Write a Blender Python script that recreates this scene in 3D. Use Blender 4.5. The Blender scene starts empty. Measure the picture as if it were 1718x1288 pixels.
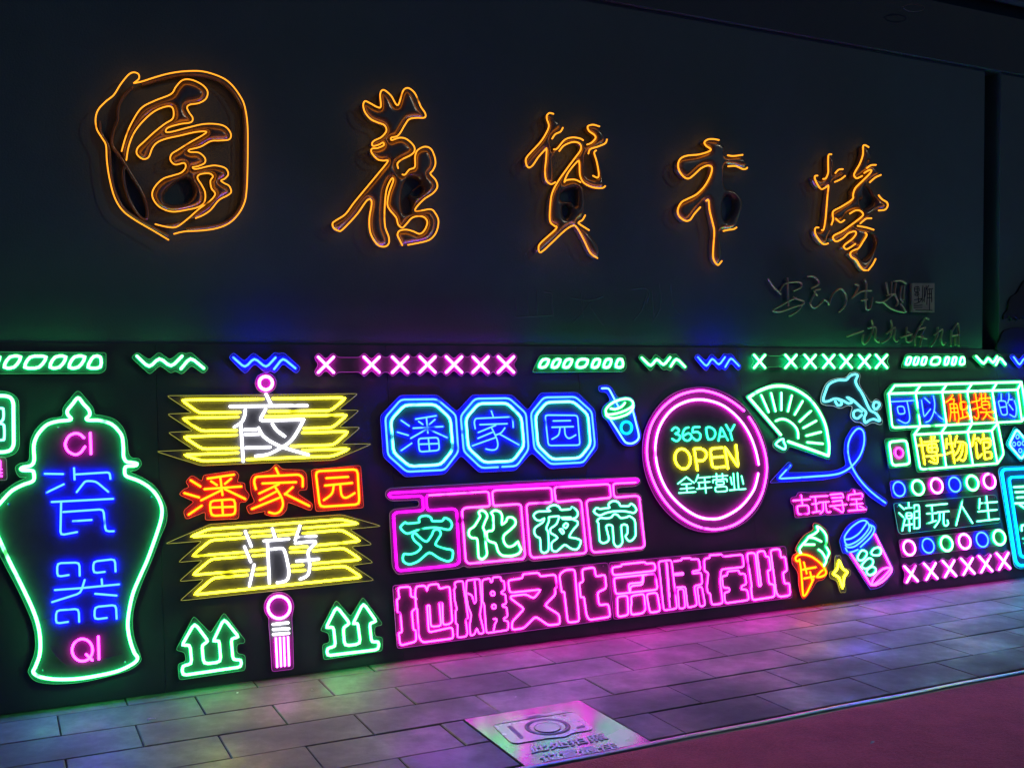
import bpy, bmesh, math, random
import numpy as np
from mathutils import Vector
from mathutils.geometry import tessellate_polygon
random.seed(7)

# ------------------------------------------------------------------ camera
F, CX, CY, HOR, CAMH = 1755.0, 859.0, 644.0, 606.0, 1.6   # photo pixels (1718 x 1288)
PITCH = math.atan((CY - HOR) / F)
sc = bpy.context.scene
col = sc.collection
cam_d = bpy.data.cameras.new("camera")
cam_d.sensor_width = 36.0
cam_d.lens = F / 1718.0 * 36.0
cam_d.clip_start, cam_d.clip_end = 0.05, 500.0
cam = bpy.data.objects.new("camera", cam_d)
cam.location = (0, 0, CAMH)
cam.rotation_euler = (math.pi / 2 - PITCH, 0, 0)
col.objects.link(cam)
sc.camera = cam

# ------------------------------------------------------------------ sky, sun, exposure
SUN_EL, SUN_AZ = math.radians(27), math.radians(106)
world = bpy.data.worlds.new("World")
sc.world = world
world.use_nodes = True
wn = world.node_tree.nodes
sky = wn.new('ShaderNodeTexSky')
sky.sky_type = 'NISHITA'
sky.sun_disc = False
sky.sun_elevation = SUN_EL
sky.sun_rotation = SUN_AZ
wn['Background'].inputs['Strength'].default_value = 0.011
night = wn.new('ShaderNodeMix')               # night: the sky keeps only its blue
night.data_type = 'RGBA'; night.blend_type = 'MULTIPLY'; night.inputs[0].default_value = 1.0
night.inputs[7].default_value = (0.08, 0.29, 0.80, 1)
world.node_tree.links.new(sky.outputs[0], night.inputs[6])
world.node_tree.links.new(night.outputs[2], wn['Background'].inputs[0])
sun_d = bpy.data.lights.new("street_light_stand_in", 'SUN')  # weak sun lamp standing in for an unseen street light
sun_d.energy = 0.12
sun_d.angle = math.radians(0.5)
sun_d.color = (1.0, 0.97, 0.86)
sun = bpy.data.objects.new("street_light_stand_in", sun_d)
# direction towards the light: to the right, towards the viewer, up
to_sun = Vector((math.sin(SUN_AZ) * math.cos(SUN_EL), math.cos(SUN_AZ) * math.cos(SUN_EL), math.sin(SUN_EL)))
sun.rotation_euler = to_sun.to_track_quat('Z', 'Y').to_euler()
sun.location = to_sun * 30
col.objects.link(sun)
sc.view_settings.view_transform = 'Standard'
sc.view_settings.look = 'None'
sc.view_settings.exposure = 0.0
sc.view_settings.gamma = 1.0
sc.cycles.use_denoising = True
sc.cycles.max_bounces = 5
sc.cycles.sample_clamp_indirect = 4.0
sc.cycles.use_adaptive_sampling = False

# ------------------------------------------------------------------ frames of the place
EU = Vector((0.896, 0.444, 0)).normalized()          # along the wall, to the right
NI = Vector((-EU.y, EU.x, 0))                        # into the wall
ZU = Vector((0, 0, 1))
D0 = 5.24                                            # camera to board foot, square to the wall
TILT = math.radians(9.3)
BU = ZU * math.cos(TILT) + NI * math.sin(TILT)       # up the leaning board
BM = -NI * math.cos(TILT) + ZU * math.sin(TILT)      # out of the board
DW = 5.523                                            # wall plane
CAM = Vector((0, 0, CAMH))

class Frame:
    def __init__(s, O, U, V, W): s.O, s.U, s.V, s.W = O, U, V, W
    def w(s, u, v, w=0.0): return s.O + s.U * u + s.V * v + s.W * w
    def px(s, x, y, w=0.0):
        d = Vector((0, math.cos(PITCH), -math.sin(PITCH))) * F + Vector((1, 0, 0)) * (x - CX) \
            + Vector((0, math.sin(PITCH), math.cos(PITCH))) * (CY - y)
        P = s.O + s.W * w
        t = (P - CAM).dot(s.W) / d.dot(s.W)
        q = CAM + d * t - P
        return (q.dot(s.U), q.dot(s.V))
    def scale(s, x, y, w=0.0):
        a, b, c = (Vector(s.px(x, y, w)), Vector(s.px(x + 2, y, w)), Vector(s.px(x, y + 2, w)))
        return math.sqrt((b - a).length * (c - a).length) / 2
BOARD = Frame(NI * D0, EU, BU, BM)
WALL = Frame(NI * DW, EU, ZU, -NI)
GROUND = Frame(Vector((0, 0, 0)), EU, NI, ZU)

# zoomed crops of the photograph the tracings were measured in: x0, y0, zoom
R = dict(T1=(140,100,4.0267), T2=(540,130,4.295), T3=(860,170,4.6), T4=(1110,210,5.153), T5=(1340,230,5.367), T6=(1260,440,4.521),
 A1=(0,570,4.772), A2=(360,570,3.304), A3=(870,570,4.405), A4=(1240,570,3.594), AL=(0,480,7.156), E1=(1640,570,3.308), E2=(0,640,7.15),
 V1=(0,640,4.293), V2=(0,900,4.293), L1=(260,620,4.521), L2=(260,850,4.2925), O1=(620,650,7.158), O2=(850,640,7.158), O3=(760,660,9.2),
 W1=(640,790,7.154), W2=(860,790,7.158), P0=(650,930,4.521), P1=(650,970,8.59), P2=(750,940,8.181), P3=(1020,930,10.106), P4=(1180,910,10.7375),
 C1=(1060,630,4.6), C2=(1100,690,8.05), F1=(1240,620,4.952), I1=(1310,810,6.135), B0=(1470,630,6.927), B1=(1470,640,12.877), B2=(1580,640,12.449),
 B3=(1520,720,10.106), Q=(1480,770,5.6), Q2=(1490,820,8.59), G=(1320,810,12.27), FP=(760,1130,4.772), S=(0,0,1.0))

def to_src(reg, pts):
    x0, y0, k = R[reg]
    return [(x0 + x / k, y0 + y / k) for x, y in pts]

def parse(reg, text):
    """'s' smooth, 'c' closed; strokes split by ';' -> list of (points in photo pixels, smooth, closed)"""
    out = []
    for st in text.split(';'):
        tk = st.split()
        if not tk: continue
        sm = cl = False
        while tk and tk[0][0] in 'sc' :
            sm |= 's' in tk[0]; cl |= 'c' in tk[0]; tk = tk[1:]
        pts = [tuple(float(v) for v in t.split(',')) for t in tk]
        if len(pts) > 3 and pts[0] == pts[-1]: pts = pts[:-1]; cl = True
        out.append((to_src(reg, pts), sm, cl))
    return out

def ell(reg, cx, cy, rx, ry, n=28, lean=0.0, a0=0, a1=360):
    full = abs(a1 - a0) >= 360
    m = n if full else n + 1
    pts = []
    for i in range(m):
        a = math.radians(a0 + (a1 - a0) * i / n)
        x, y = rx * math.cos(a), ry * math.sin(a)
        pts.append((cx + x + lean * y, cy + y))
    return [(to_src(reg, pts), False, full)]

def catmull(p, closed, n=5):
    out, N = [], len(p)
    rng = range(N) if closed else range(N - 1)
    for i in rng:
        g = (lambda j: p[j % N]) if closed else (lambda j: p[max(0, min(N - 1, j))])
        a, b, c, d = g(i - 1), g(i), g(i + 1), g(i + 2)
        for k in range(n):
            t = k / n
            out.append(tuple(0.5 * (2 * b[q] + (c[q] - a[q]) * t + (2 * a[q] - 5 * b[q] + 4 * c[q] - d[q]) * t * t
                                    + (3 * b[q] - a[q] - 3 * c[q] + d[q]) * t ** 3) for q in (0, 1)))
    if not closed: out.append(p[-1])
    return out

def rounded(p, closed, r):
    N, out = len(p), []
    if N < 3: return list(p)
    for i in range(N):
        if not closed and i in (0, N - 1):
            out.append(p[i]); continue
        a, b, c = Vector(p[i - 1]), Vector(p[i]), Vector(p[(i + 1) % N])
        la, lc = (a - b).length, (c - b).length
        if la < 1e-9 or lc < 1e-9: continue
        q = min(r, 0.42 * la, 0.42 * lc)
        s, e = b + (a - b) * (q / la), b + (c - b) * (q / lc)
        for t in (0, 0.5, 1):
            v = s * (1 - t) ** 2 + b * 2 * t * (1 - t) + e * t * t
            out.append((v.x, v.y))
    return out

def path2d(stroke, frame, w, rpx):
    pts, sm, cl = stroke
    p = catmull(pts, cl) if sm else rounded(pts, cl, rpx * 1.5)
    q = [Vector(frame.px(x, y, w)) for x, y in p]
    res = []
    for v in q:
        if not res or (v - res[-1]).length > 4e-4: res.append(v)
    if cl and len(res) > 2 and (res[0] - res[-1]).length < 4e-4: res.pop()
    return res, cl

def sweep(bm, pts, closed, frame, w, rw, rd, sides=8, org=Vector(), mi=0, side_mi=None):
    """tube along a flat path; rounded ends"""
    N = len(pts)
    if N < 2: return
    def T(i):
        if closed: return pts[(i + 1) % N] - pts[i % N]
        return pts[min(i + 1, N - 1)] - pts[max(min(i, N - 2), 0)] if i < N - 1 else pts[N - 1] - pts[N - 2]
    rings = []
    def ring(c, nrm, sc_, ext=0.0):
        vs = []
        for k in range(sides):
            a = 2 * math.pi * (k + 0.5) / sides
            p = c + nrm * (math.cos(a) * rw * sc_)
            vs.append(bm.verts.new(frame.w(p.x, p.y, w + math.sin(a) * rd * min(1, abs(sc_))) - org))
        rings.append(vs)
    for i in range(N):
        t1 = T(i).normalized()
        t0 = T(i - 1).normalized() if (closed or i > 0) else t1
        n0, n1 = Vector((-t0.y, t0.x)), Vector((-t1.y, t1.x))
        m = n0 + n1
        if m.length < 1e-3: m = n1
        m.normalize()
        k = 1.0 / max(0.62, m.dot(n1))
        if not closed and i == 0:
            ring(pts[0] - t1 * rw * 0.75, n1, 0.55)
            ring(pts[0] - t1 * rw * 0.4, n1, 0.88)
        ring(pts[i], m, k)
        if not closed and i == N - 1:
            ring(pts[i] + t1 * rw * 0.4, n1, 0.88)
            ring(pts[i] + t1 * rw * 0.75, n1, 0.55)
    M = len(rings)
    for i in range(M if closed else M - 1):
        a, b = rings[i], rings[(i + 1) % M]
        for k in range(sides):
            f = bm.faces.new((a[k], a[(k + 1) % sides], b[(k + 1) % sides], b[k]))
            f.smooth = True
            front = side_mi is None or math.sin(2 * math.pi * (k + 1) / sides) > 0.4
            f.material_index = mi if front else side_mi
    if not closed:
        f = bm.faces.new(rings[0][::-1]); f.material_index = mi; f.smooth = True
        f = bm.faces.new(rings[-1]); f.material_index = mi; f.smooth = True

def link(name, bm, mats, parent=None, loc=None):
    bmesh.ops.recalc_face_normals(bm, faces=bm.faces)
    me = bpy.data.meshes.new(name)
    bm.to_mesh(me); bm.free()
    for m in (mats if isinstance(mats, (list, tuple)) else [mats]): me.materials.append(m)
    o = bpy.data.objects.new(name, me)
    col.objects.link(o)
    if parent: o.parent = parent
    if loc is not None: o.location = loc
    return o

def tag(o, label=None, cat=None, group=None, kind=None):
    if label: o['label'] = label
    if cat: o['category'] = cat
    if group: o['group'] = group
    if kind: o['kind'] = kind
    return o

def thing(name, loc, label, cat, group=None):
    o = bpy.data.objects.new(name, None)
    o.location = loc
    o.empty_display_size = 0.05
    col.objects.link(o)
    return tag(o, label, cat, group)

def box(bm, frame, u0, u1, v0, v1, w0, w1, mi=0, org=Vector()):
    v = [bm.verts.new(frame.w(u, vv, w) - org) for w in (w0, w1) for vv in (v0, v1) for u in (u0, u1)]
    for q in ((0, 1, 3, 2), (4, 6, 7, 5), (0, 4, 5, 1), (2, 3, 7, 6), (0, 2, 6, 4), (1, 5, 7, 3)):
        bm.faces.new([v[i] for i in q]).material_index = mi

def slab(bm, pts, frame, w0, w1, org=Vector(), mi=0):
    """closed outline -> solid plate"""
    tris = tessellate_polygon([[Vector((p.x, p.y, 0)) for p in pts]])
    a = [bm.verts.new(frame.w(p.x, p.y, w0) - org) for p in pts]
    b = [bm.verts.new(frame.w(p.x, p.y, w1) - org) for p in pts]
    for t in tris:
        for vs in (a, b):
            try: bm.faces.new([vs[i] for i in t]).material_index = mi
            except ValueError: pass
    N = len(pts)
    for i in range(N):
        j = (i + 1) % N
        bm.faces.new((a[i], a[j], b[j], b[i])).material_index = mi

# ------------------------------------------------------------------ materials
def mat(name):
    m = bpy.data.materials.new(name); m.use_nodes = True
    nt = m.node_tree
    return m, nt, nt.nodes, nt.links, nt.nodes['Principled BSDF']

def noise(nd, scale, detail=4, rough=0.55, coord=None, lk=None):
    n = nd.new('ShaderNodeTexNoise')
    n.inputs['Scale'].default_value = scale; n.inputs['Detail'].default_value = detail; n.inputs['Roughness'].default_value = rough
    if coord is not None: lk.new(coord, n.inputs['Vector'])
    return n

def ramp(nd, lk, src, stops):
    r = nd.new('ShaderNodeValToRGB')
    e = r.color_ramp.elements
    e[0].position, e[0].color = stops[0][0], (*stops[0][1], 1)
    e[1].position, e[1].color = stops[-1][0], (*stops[-1][1], 1)
    for p, c in stops[1:-1]:
        x = e.new(p); x.color = (*c, 1)
    lk.new(src, r.inputs[0])
    return r

def coords(nd): return nd.new('ShaderNodeTexCoord').outputs['Object']

def rough_surface(name, c0, c1, sc1=3.0, rough=(0.5, 0.8), bump=0.2, bsc=60, metal=0.0, spec=0.5):
    m, nt, nd, lk, p = mat(name)
    co = coords(nd)
    n1 = noise(nd, sc1, 6, 0.6, co, lk)
    r = ramp(nd, lk, n1.outputs[0], [(0.32, c0), (0.68, c1)])
    lk.new(r.outputs[0], p.inputs['Base Color'])
    n2 = noise(nd, bsc, 3, 0.6, co, lk)
    mr = nd.new('ShaderNodeMapRange'); mr.inputs[3].default_value, mr.inputs[4].default_value = rough
    mr.inputs[1].default_value, mr.inputs[2].default_value = 0.3, 0.7
    lk.new(n1.outputs[0], mr.inputs[0]); lk.new(mr.outputs[0], p.inputs['Roughness'])
    b = nd.new('ShaderNodeBump'); b.inputs['Strength'].default_value = bump; b.inputs['Distance'].default_value = 0.004
    lk.new(n2.outputs[0], b.inputs['Height']); lk.new(b.outputs[0], p.inputs['Normal'])
    p.inputs['Metallic'].default_value = metal
    p.inputs['Specular IOR Level'].default_value = spec
    return m

# tube colours: (r, g, b) radiance of the lit silicone; far above 1 it burns out on the sensor
COL = dict(
    green=(1.35, 12.0, 2.5), teal=(0.18, 3.4, 1.6), mint=(0.85, 5.0, 3.0), blue=(0.22, 0.92, 48.0), sky=(0.5, 1.6, 36.0),
    ice=(0.75, 4.6, 6.0), pale=(0.30, 1.5, 1.7), yellow=(12.5, 11.5, 0.24), white=(5.5, 5.5, 6.0), red=(15.0, 0.95, 0.02), fire=(15.0, 1.05, 0.02),
    pink=(7.0, 0.36, 7.0), hot=(11.0, 0.46, 10.0), rose=(8.5, 1.6, 9.5), magenta=(4.0, 0.02, 3.4), candy=(7.5, 0.42, 8.0), cyan=(0.015, 2.2, 9.0),
    amber=(1.9, 0.62, 0.04))
JACKET = dict(
    green=(0.0, 10.5, 2.3), teal=(0.0, 4.6, 2.2), mint=(0.0, 6.0, 2.2), blue=(0.03, 0.14, 90.0), sky=(0.03, 0.3, 70.0),
    ice=(0.0, 6.0, 5.6), pale=(0.3, 2.2, 2.6), yellow=(7.5, 6.6, 0.01), white=(6.0, 6.0, 6.4), red=(28.0, 0.20, 0.0), fire=(24.0, 0.3, 0.0),
    pink=(20.0, 0.0, 10.0), hot=(32.0, 0.0, 14.0), rose=(16.0, 0.03, 11.0), magenta=(9.0, 0.0, 7.6), candy=(12.0, 0.0, 8.0), cyan=(0.0, 4.0, 11.0),
    amber=(2.2, 0.55, 0.006))
_nm = {}
def neon(c, jacket=False):
    if (c, jacket) in _nm: return _nm[c, jacket]
    m = bpy.data.materials.new("lit " + c + (" neon jacket" if jacket else " neon")); m.use_nodes = True
    nd, lk = m.node_tree.nodes, m.node_tree.links
    nd.remove(nd['Principled BSDF'])
    e = nd.new('ShaderNodeEmission')
    e.inputs['Color'].default_value = (*(JACKET if jacket else COL)[c], 1)
    co = nd.new('ShaderNodeTexCoord').outputs['Object']
    n = noise(nd, 9.0, 2, 0.5, co, lk)
    mr = nd.new('ShaderNodeMapRange')
    mr.inputs[1].default_value, mr.inputs[2].default_value = 0.27, 0.36      # a few weak spots in the strip
    mr.inputs[3].default_value, mr.inputs[4].default_value = 0.10, 1.0
    lk.new(n.outputs[0], mr.inputs[0]); lk.new(mr.outputs[0], e.inputs['Strength'])
    lk.new(e.outputs[0], nd['Material Output'].inputs[0])
    _nm[c, jacket] = m
    return m
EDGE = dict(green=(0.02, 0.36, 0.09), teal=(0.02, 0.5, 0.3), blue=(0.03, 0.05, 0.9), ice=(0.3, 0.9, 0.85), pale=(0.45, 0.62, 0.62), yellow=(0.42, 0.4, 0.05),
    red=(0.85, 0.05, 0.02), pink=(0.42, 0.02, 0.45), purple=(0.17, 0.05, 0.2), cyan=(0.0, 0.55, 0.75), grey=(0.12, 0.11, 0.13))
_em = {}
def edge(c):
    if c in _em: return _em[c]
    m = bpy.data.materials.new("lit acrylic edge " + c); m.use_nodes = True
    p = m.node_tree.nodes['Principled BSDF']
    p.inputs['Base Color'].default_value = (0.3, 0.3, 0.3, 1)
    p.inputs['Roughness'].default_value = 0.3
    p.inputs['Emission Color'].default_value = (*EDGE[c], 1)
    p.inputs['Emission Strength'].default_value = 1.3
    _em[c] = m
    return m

def acrylic(name="dusty acrylic over black board"):
    m, nt, nd, lk, p = mat(name)
    co = coords(nd)
    n1 = noise(nd, 6, 5, 0.6, co, lk)
    r = ramp(nd, lk, n1.outputs[0], [(0.3, (0.12, 0.118, 0.13)), (0.72, (0.17, 0.167, 0.18))])
    lk.new(r.outputs[0], p.inputs['Base Color'])
    p.inputs['Roughness'].default_value = 0.2
    p.inputs['Specular IOR Level'].default_value = 0.4
    return m
ACRYL = acrylic()

M_BOARD = rough_surface("black painted board", (0.058, 0.062, 0.085), (0.084, 0.09, 0.12), 2.2, (0.38, 0.55), 0.08, 90)
M_WALL = rough_surface("dark rendered wall", (0.078, 0.145, 0.165), (0.11, 0.195, 0.215), 1.3, (0.7, 0.9), 0.5, 110)
M_FASCIA = rough_surface("dark fascia", (0.045, 0.08, 0.095), (0.07, 0.11, 0.13), 2.0, (0.7, 0.9), 0.35, 60)
M_SLOT = rough_surface("slot lining", (0.022, 0.034, 0.04), (0.034, 0.05, 0.058), 3.0, (0.7, 0.9), 0.2, 60)
M_BRONZE = rough_surface("dark polished bronze letter", (0.24, 0.21, 0.15), (0.34, 0.30, 0.22), 9.0, (0.18, 0.26), 0.0, 40, 0.5)
M_SEAL = rough_surface("aged bronze seal", (0.55, 0.45, 0.30), (0.70, 0.59, 0.41), 14.0, (0.28, 0.38), 0.0, 60, 0.5)
M_SEALCUT = rough_surface("seal recess", (0.02, 0.02, 0.02), (0.03, 0.03, 0.028), 14.0, (0.6, 0.8), 0.2, 60)
M_SHADOW = rough_surface("painted foliage shadow", (0.02, 0.022, 0.026), (0.035, 0.037, 0.04), 6.0, (0.6, 0.9), 0.3, 80)  # foliage shadow on the pier, put into a dark colour
M_STEEL = rough_surface("brushed steel trim", (0.17, 0.17, 0.18), (0.34, 0.34, 0.35), 6.0, (0.26, 0.48), 0.3, 40, 0.7)
M_SCREW = rough_surface("steel standoff", (0.3, 0.3, 0.32), (0.5, 0.5, 0.52), 20.0, (0.25, 0.35), 0.0, 30, 1.0)
M_PAPER = rough_surface("torn beige tape", (0.42, 0.36, 0.24), (0.55, 0.48, 0.33), 30.0, (0.7, 0.9), 0.2, 90)
M_GROUND = rough_surface("bare ground", (0.03, 0.03, 0.03), (0.06, 0.058, 0.055), 2.0, (0.8, 0.95), 0.3, 40)
M_GLUE = rough_surface("glue residue", (0.086, 0.158, 0.178), (0.12, 0.21, 0.23), 5.0, (0.6, 0.9), 0.2, 60)
M_WIRE = rough_surface("grey wire", (0.08, 0.08, 0.08), (0.12, 0.12, 0.12), 20.0, (0.4, 0.6), 0.0, 40)

def paver_material():
    m, nt, nd, lk, p = mat("worn grey paving slabs")
    co = coords(nd)
    at = nd.new('ShaderNodeAttribute'); at.attribute_name = 'tint'
    n1 = noise(nd, 1.6, 8, 0.62, co, lk)          # broad wear
    n2 = noise(nd, 14, 6, 0.7, co, lk)            # fine mottling
    n3 = noise(nd, 160, 3, 0.6, co, lk)           # grit
    mixn = nd.new('ShaderNodeMath'); mixn.operation = 'MULTIPLY_ADD'; mixn.inputs[1].default_value = 0.5
    lk.new(n2.outputs[0], mixn.inputs[0]); lk.new(n1.outputs[0], mixn.inputs[2])
    r = ramp(nd, lk, mixn.outputs[0], [(0.55, (0.135, 0.134, 0.128)), (0.75, (0.185, 0.183, 0.175)), (0.93, (0.275, 0.272, 0.258))])
    mul = nd.new('ShaderNodeMix'); mul.data_type = 'RGBA'; mul.blend_type = 'MULTIPLY'; mul.inputs[0].default_value = 1.0
    lk.new(r.outputs[0], mul.inputs[6]); lk.new(at.outputs['Color'], mul.inputs[7])
    lk.new(mul.outputs[2], p.inputs['Base Color'])
    mr = nd.new('ShaderNodeMapRange'); mr.inputs[1].default_value, mr.inputs[2].default_value = 0.38, 0.64
    mr.inputs[3].default_value, mr.inputs[4].default_value = 0.8, 0.42
    lk.new(n1.outputs[0], mr.inputs[0]); lk.new(mr.outputs[0], p.inputs['Roughness'])
    add = nd.new('ShaderNodeMath'); add.operation = 'MULTIPLY_ADD'; add.inputs[1].default_value = 0.35
    lk.new(n3.outputs[0], add.inputs[0]); lk.new(n2.outputs[0], add.inputs[2])
    b = nd.new('ShaderNodeBump'); b.inputs['Strength'].default_value = 0.35; b.inputs['Distance'].default_value = 0.004
    lk.new(add.outputs[0], b.inputs['Height']); lk.new(b.outputs[0], p.inputs['Normal'])
    return m
M_PAVER = paver_material()

def carpet_material():
    m, nt, nd, lk, p = mat("worn red carpet")
    co = coords(nd)
    n1 = noise(nd, 2.2, 7, 0.65, co, lk)
    n2 = noise(nd, 90, 4, 0.75, co, lk)
    grain = nd.new('ShaderNodeMath'); grain.operation = 'MULTIPLY_ADD'; grain.inputs[1].default_value = 0.7
    lk.new(n2.outputs[0], grain.inputs[0]); lk.new(n1.outputs[0], grain.inputs[2])
    r = ramp(nd, lk, grain.outputs[0], [(0.6, (0.48, 0.06, 0.075)), (1.0, (0.90, 0.17, 0.18))])
    lk.new(r.outputs[0], p.inputs['Base Color'])
    p.inputs['Roughness'].default_value = 0.95
    p.inputs['Specular IOR Level'].default_value = 0.2
    p.inputs['Sheen Weight'].default_value = 0.7
    p.inputs['Sheen Roughness'].default_value = 0.45
    p.inputs['Sheen Tint'].default_value = (1.0, 0.45, 0.6, 1)
    add = nd.new('ShaderNodeMath'); add.operation = 'MULTIPLY_ADD'; add.inputs[1].default_value = 0.3
    lk.new(n2.outputs[0], add.inputs[0]); lk.new(n1.outputs[0], add.inputs[2])
    b = nd.new('ShaderNodeBump'); b.inputs['Strength'].default_value = 1.0; b.inputs['Distance'].default_value = 0.03
    lk.new(add.outputs[0], b.inputs['Height']); lk.new(b.outputs[0], p.inputs['Normal'])
    return m
M_CARPET = carpet_material()
M_PLATE = rough_surface("pale satin floor plate", (0.22, 0.24, 0.27), (0.31, 0.33, 0.36), 5.0, (0.15, 0.22), 0.0, 30, 0.6)
M_PLATEUP = rough_surface("raised plate relief", (0.36, 0.37, 0.39), (0.44, 0.45, 0.47), 9.0, (0.22, 0.30), 0.0, 30, 0.45)
M_LETTER = rough_surface("pale raised letters", (0.78, 0.80, 0.82), (0.86, 0.88, 0.90), 9.0, (0.35, 0.5), 0.0, 30, 0.1)
M_PLATECUT = rough_surface("plate groove", (0.10, 0.10, 0.11), (0.15, 0.15, 0.16), 9.0, (0.4, 0.6), 0.1, 30, 0.2)

# ------------------------------------------------------------------ the setting
def sheet(name, frame, u0, u1, v0, v1, w, m, cuts=1):
    bm = bmesh.new()
    vs = [bm.verts.new(frame.w(u, v, w)) for u, v in ((u0, v0), (u1, v0), (u1, v1), (u0, v1))]
    bm.faces.new(vs)
    return link(name, bm, m)
tag(sheet('ground', GROUND, -120, 120, -120, 120, -0.02, M_GROUND), kind='structure')

# paving: rows of 0.60 x 0.29 m slabs, half bond, a cut strip along the board
ROW0, RH, TL, TU0, NTRIM = 5.129, 0.291, 0.604, 0.243, 3.64
PLATE_U = (1.865, 2.468)
def pavement():
    bm = bmesh.new()
    cl = bm.loops.layers.color.new('tint')
    gap, bev, sink = 0.0024, 0.0035, 0.007
    rows = [(ROW0, ROW0 + RH, 1)]
    k = 0
    v = ROW0
    while v - RH > NTRIM - 0.2:
        rows.append((max(v - RH, NTRIM - 0.05), v, k % 2)); v -= RH; k += 1
    for ri, (v0, v1, odd) in enumerate(rows):
        j = -9
        while True:
            u0 = TU0 + TL * j + (TL / 2 if odd else 0)
            j += 1
            u1 = u0 + TL
            if u0 > 11: break
            segs = [(u0, u1)]
            if v1 < 4.3 + 0.02 and v0 > NTRIM - 0.1:      # the floor plate takes these slabs' place
                segs = []
                if u0 < PLATE_U[0]: segs.append((u0, min(u1, PLATE_U[0])))
                if u1 > PLATE_U[1]: segs.append((max(u0, PLATE_U[1]), u1))
            for a, b in segs:
                if b - a < 0.05: continue
                z = random.uniform(-0.0012, 0.0012)
                tx, ty = random.uniform(-0.0015, 0.0015), random.uniform(-0.0015, 0.0015)
                t = random.uniform(0.84, 1.06)
                tint = (t * random.uniform(0.985, 1.015), t, t * random.uniform(0.97, 1.01), 1)
                A, B, C, D = a + gap, b - gap, v0 + gap, v1 - gap
                jit = [random.uniform(-0.0012, 0.0012) for _ in range(4)]
                def P(u, vv, dz): return bm.verts.new(GROUND.w(u, vv, dz + z + tx * (u - a) / TL + ty * (vv - v0) / RH))
                top = [P(A + bev + jit[0], C + bev, 0), P(B - bev, C + bev + jit[1], 0), P(B - bev + jit[2], D - bev, 0), P(A + bev, D - bev + jit[3], 0)]
                mid = [P(A, C, -bev), P(B, C, -bev), P(B, D, -bev), P(A, D, -bev)]
                low = [P(A, C, -sink - 0.006), P(B, C, -sink - 0.006), P(B, D, -sink - 0.006), P(A, D, -sink - 0.006)]
                fs = [bm.faces.new(top)]
                for q in range(4):
                    r = (q + 1) % 4
                    fs.append(bm.faces.new((mid[q], mid[r], top[r], top[q])))
                    fs.append(bm.faces.new((low[q], low[r], mid[r], mid[q])))
                for f in fs:
                    for l in f.loops: l[cl] = tint
    return tag(link('pavement', bm, M_PAVER), kind='structure')
pavement()

# carpet with soft folds
def carpet():
    bm = bmesh.new()
    n0, n1 = NTRIM - 0.040, -1.5
    U0, U1, NU, NV = -4.0, 9.0, 150, 60
    import mathutils
    g = []
    for i in range(NU + 1):
        u = U0 + (U1 - U0) * i / NU
        row = []
        for j in range(NV + 1):
            v = n0 + (n1 - n0) * (j / NV) ** 1.3
            z = 0.006 + 0.006 * mathutils.noise.noise(Vector((u * 1.1, v * 1.7, 0))) + 0.003 * mathutils.noise.noise(Vector((u * 5, v * 3, 4)))
            f = abs(((u * 0.55 + v * 0.9) % 1.15) - 0.55)
            z += 0.006 * math.exp(-(f / 0.035) ** 2)
            if j == 0: z = 0.0
            row.append(bm.verts.new(GROUND.w(u, v, z + 0.002)))
        g.append(row)
    for i in range(NU):
        for j in range(NV):
            bm.faces.new((g[i][j], g[i + 1][j], g[i + 1][j + 1], g[i][j + 1])).smooth = True
    return link('red_carpet', bm, M_CARPET)
tag(carpet(), 'dark red carpet laid on the ground in front of the metal edge strip', 'carpet')

def trim():
    bm = bmesh.new()
    prof = [(NTRIM + 0.004, -0.012), (NTRIM + 0.004, 0.004), (NTRIM - 0.004, 0.010), (NTRIM - 0.018, 0.012), (NTRIM - 0.034, 0.011), (NTRIM - 0.046, 0.007), (NTRIM - 0.048, -0.004)]
    us = [-4 + 13 * i / 80 for i in range(81)]
    rings = [[bm.verts.new(GROUND.w(u, v + 0.0015 * math.sin(u * 3.1), z + 0.001 * math.sin(u * 2.3) + 0.0015 * math.sin(u * 7.7))) for v, z in prof] for u in us]
    for a, b in zip(rings, rings[1:]):
        for k in range(len(prof) - 1): bm.faces.new((a[k], a[k + 1], b[k + 1], b[k])).smooth = True
    return link('carpet_edge_strip', bm, M_STEEL)
tag(trim(), 'shiny metal strip along the edge of the red carpet', 'edge strip')

# the building wall: main panel, slot, pier, fascia above
US0, US1 = WALL.px(1650, 350)[0], WALL.px(1677, 350)[0]
HF = WALL.px(1651, 116)[1]
HF2 = WALL.px(1718, 37)[1]
wall = thing('building_wall', WALL.w(2, 0, 0), 'dark rendered building wall carrying the orange characters, standing behind the black board', 'wall')
def wall_part(name, m, *bx):
    bm = bmesh.new()
    for b in bx: box(bm, WALL, *b, org=wall.location)
    return link(name, bm, m, wall)
wall_part('wall_panel', M_WALL, (-7, US0, -0.1, HF, -0.3, 0))
wall_part('recessed_slot', M_SLOT, (US0, US1, -0.1, HF, -0.3, -0.16))
wall_part('pier', M_WALL, (US1, 14, -0.1, HF, -0.3, 0.004))
wall_part('fascia', M_FASCIA, (-7, 14, HF, HF2, -0.3, 0.028), (-7, 14, HF2 + 0.10, HF2 + 0.2, -0.3, 0.10), (-7, 14, HF2 + 0.2, HF2 + 2.5, -0.3, 0.16))
wall_part('shadow_gap', M_FASCIA, (-7, 14, HF2, HF2 + 0.10, -0.3, -0.01))

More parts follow.
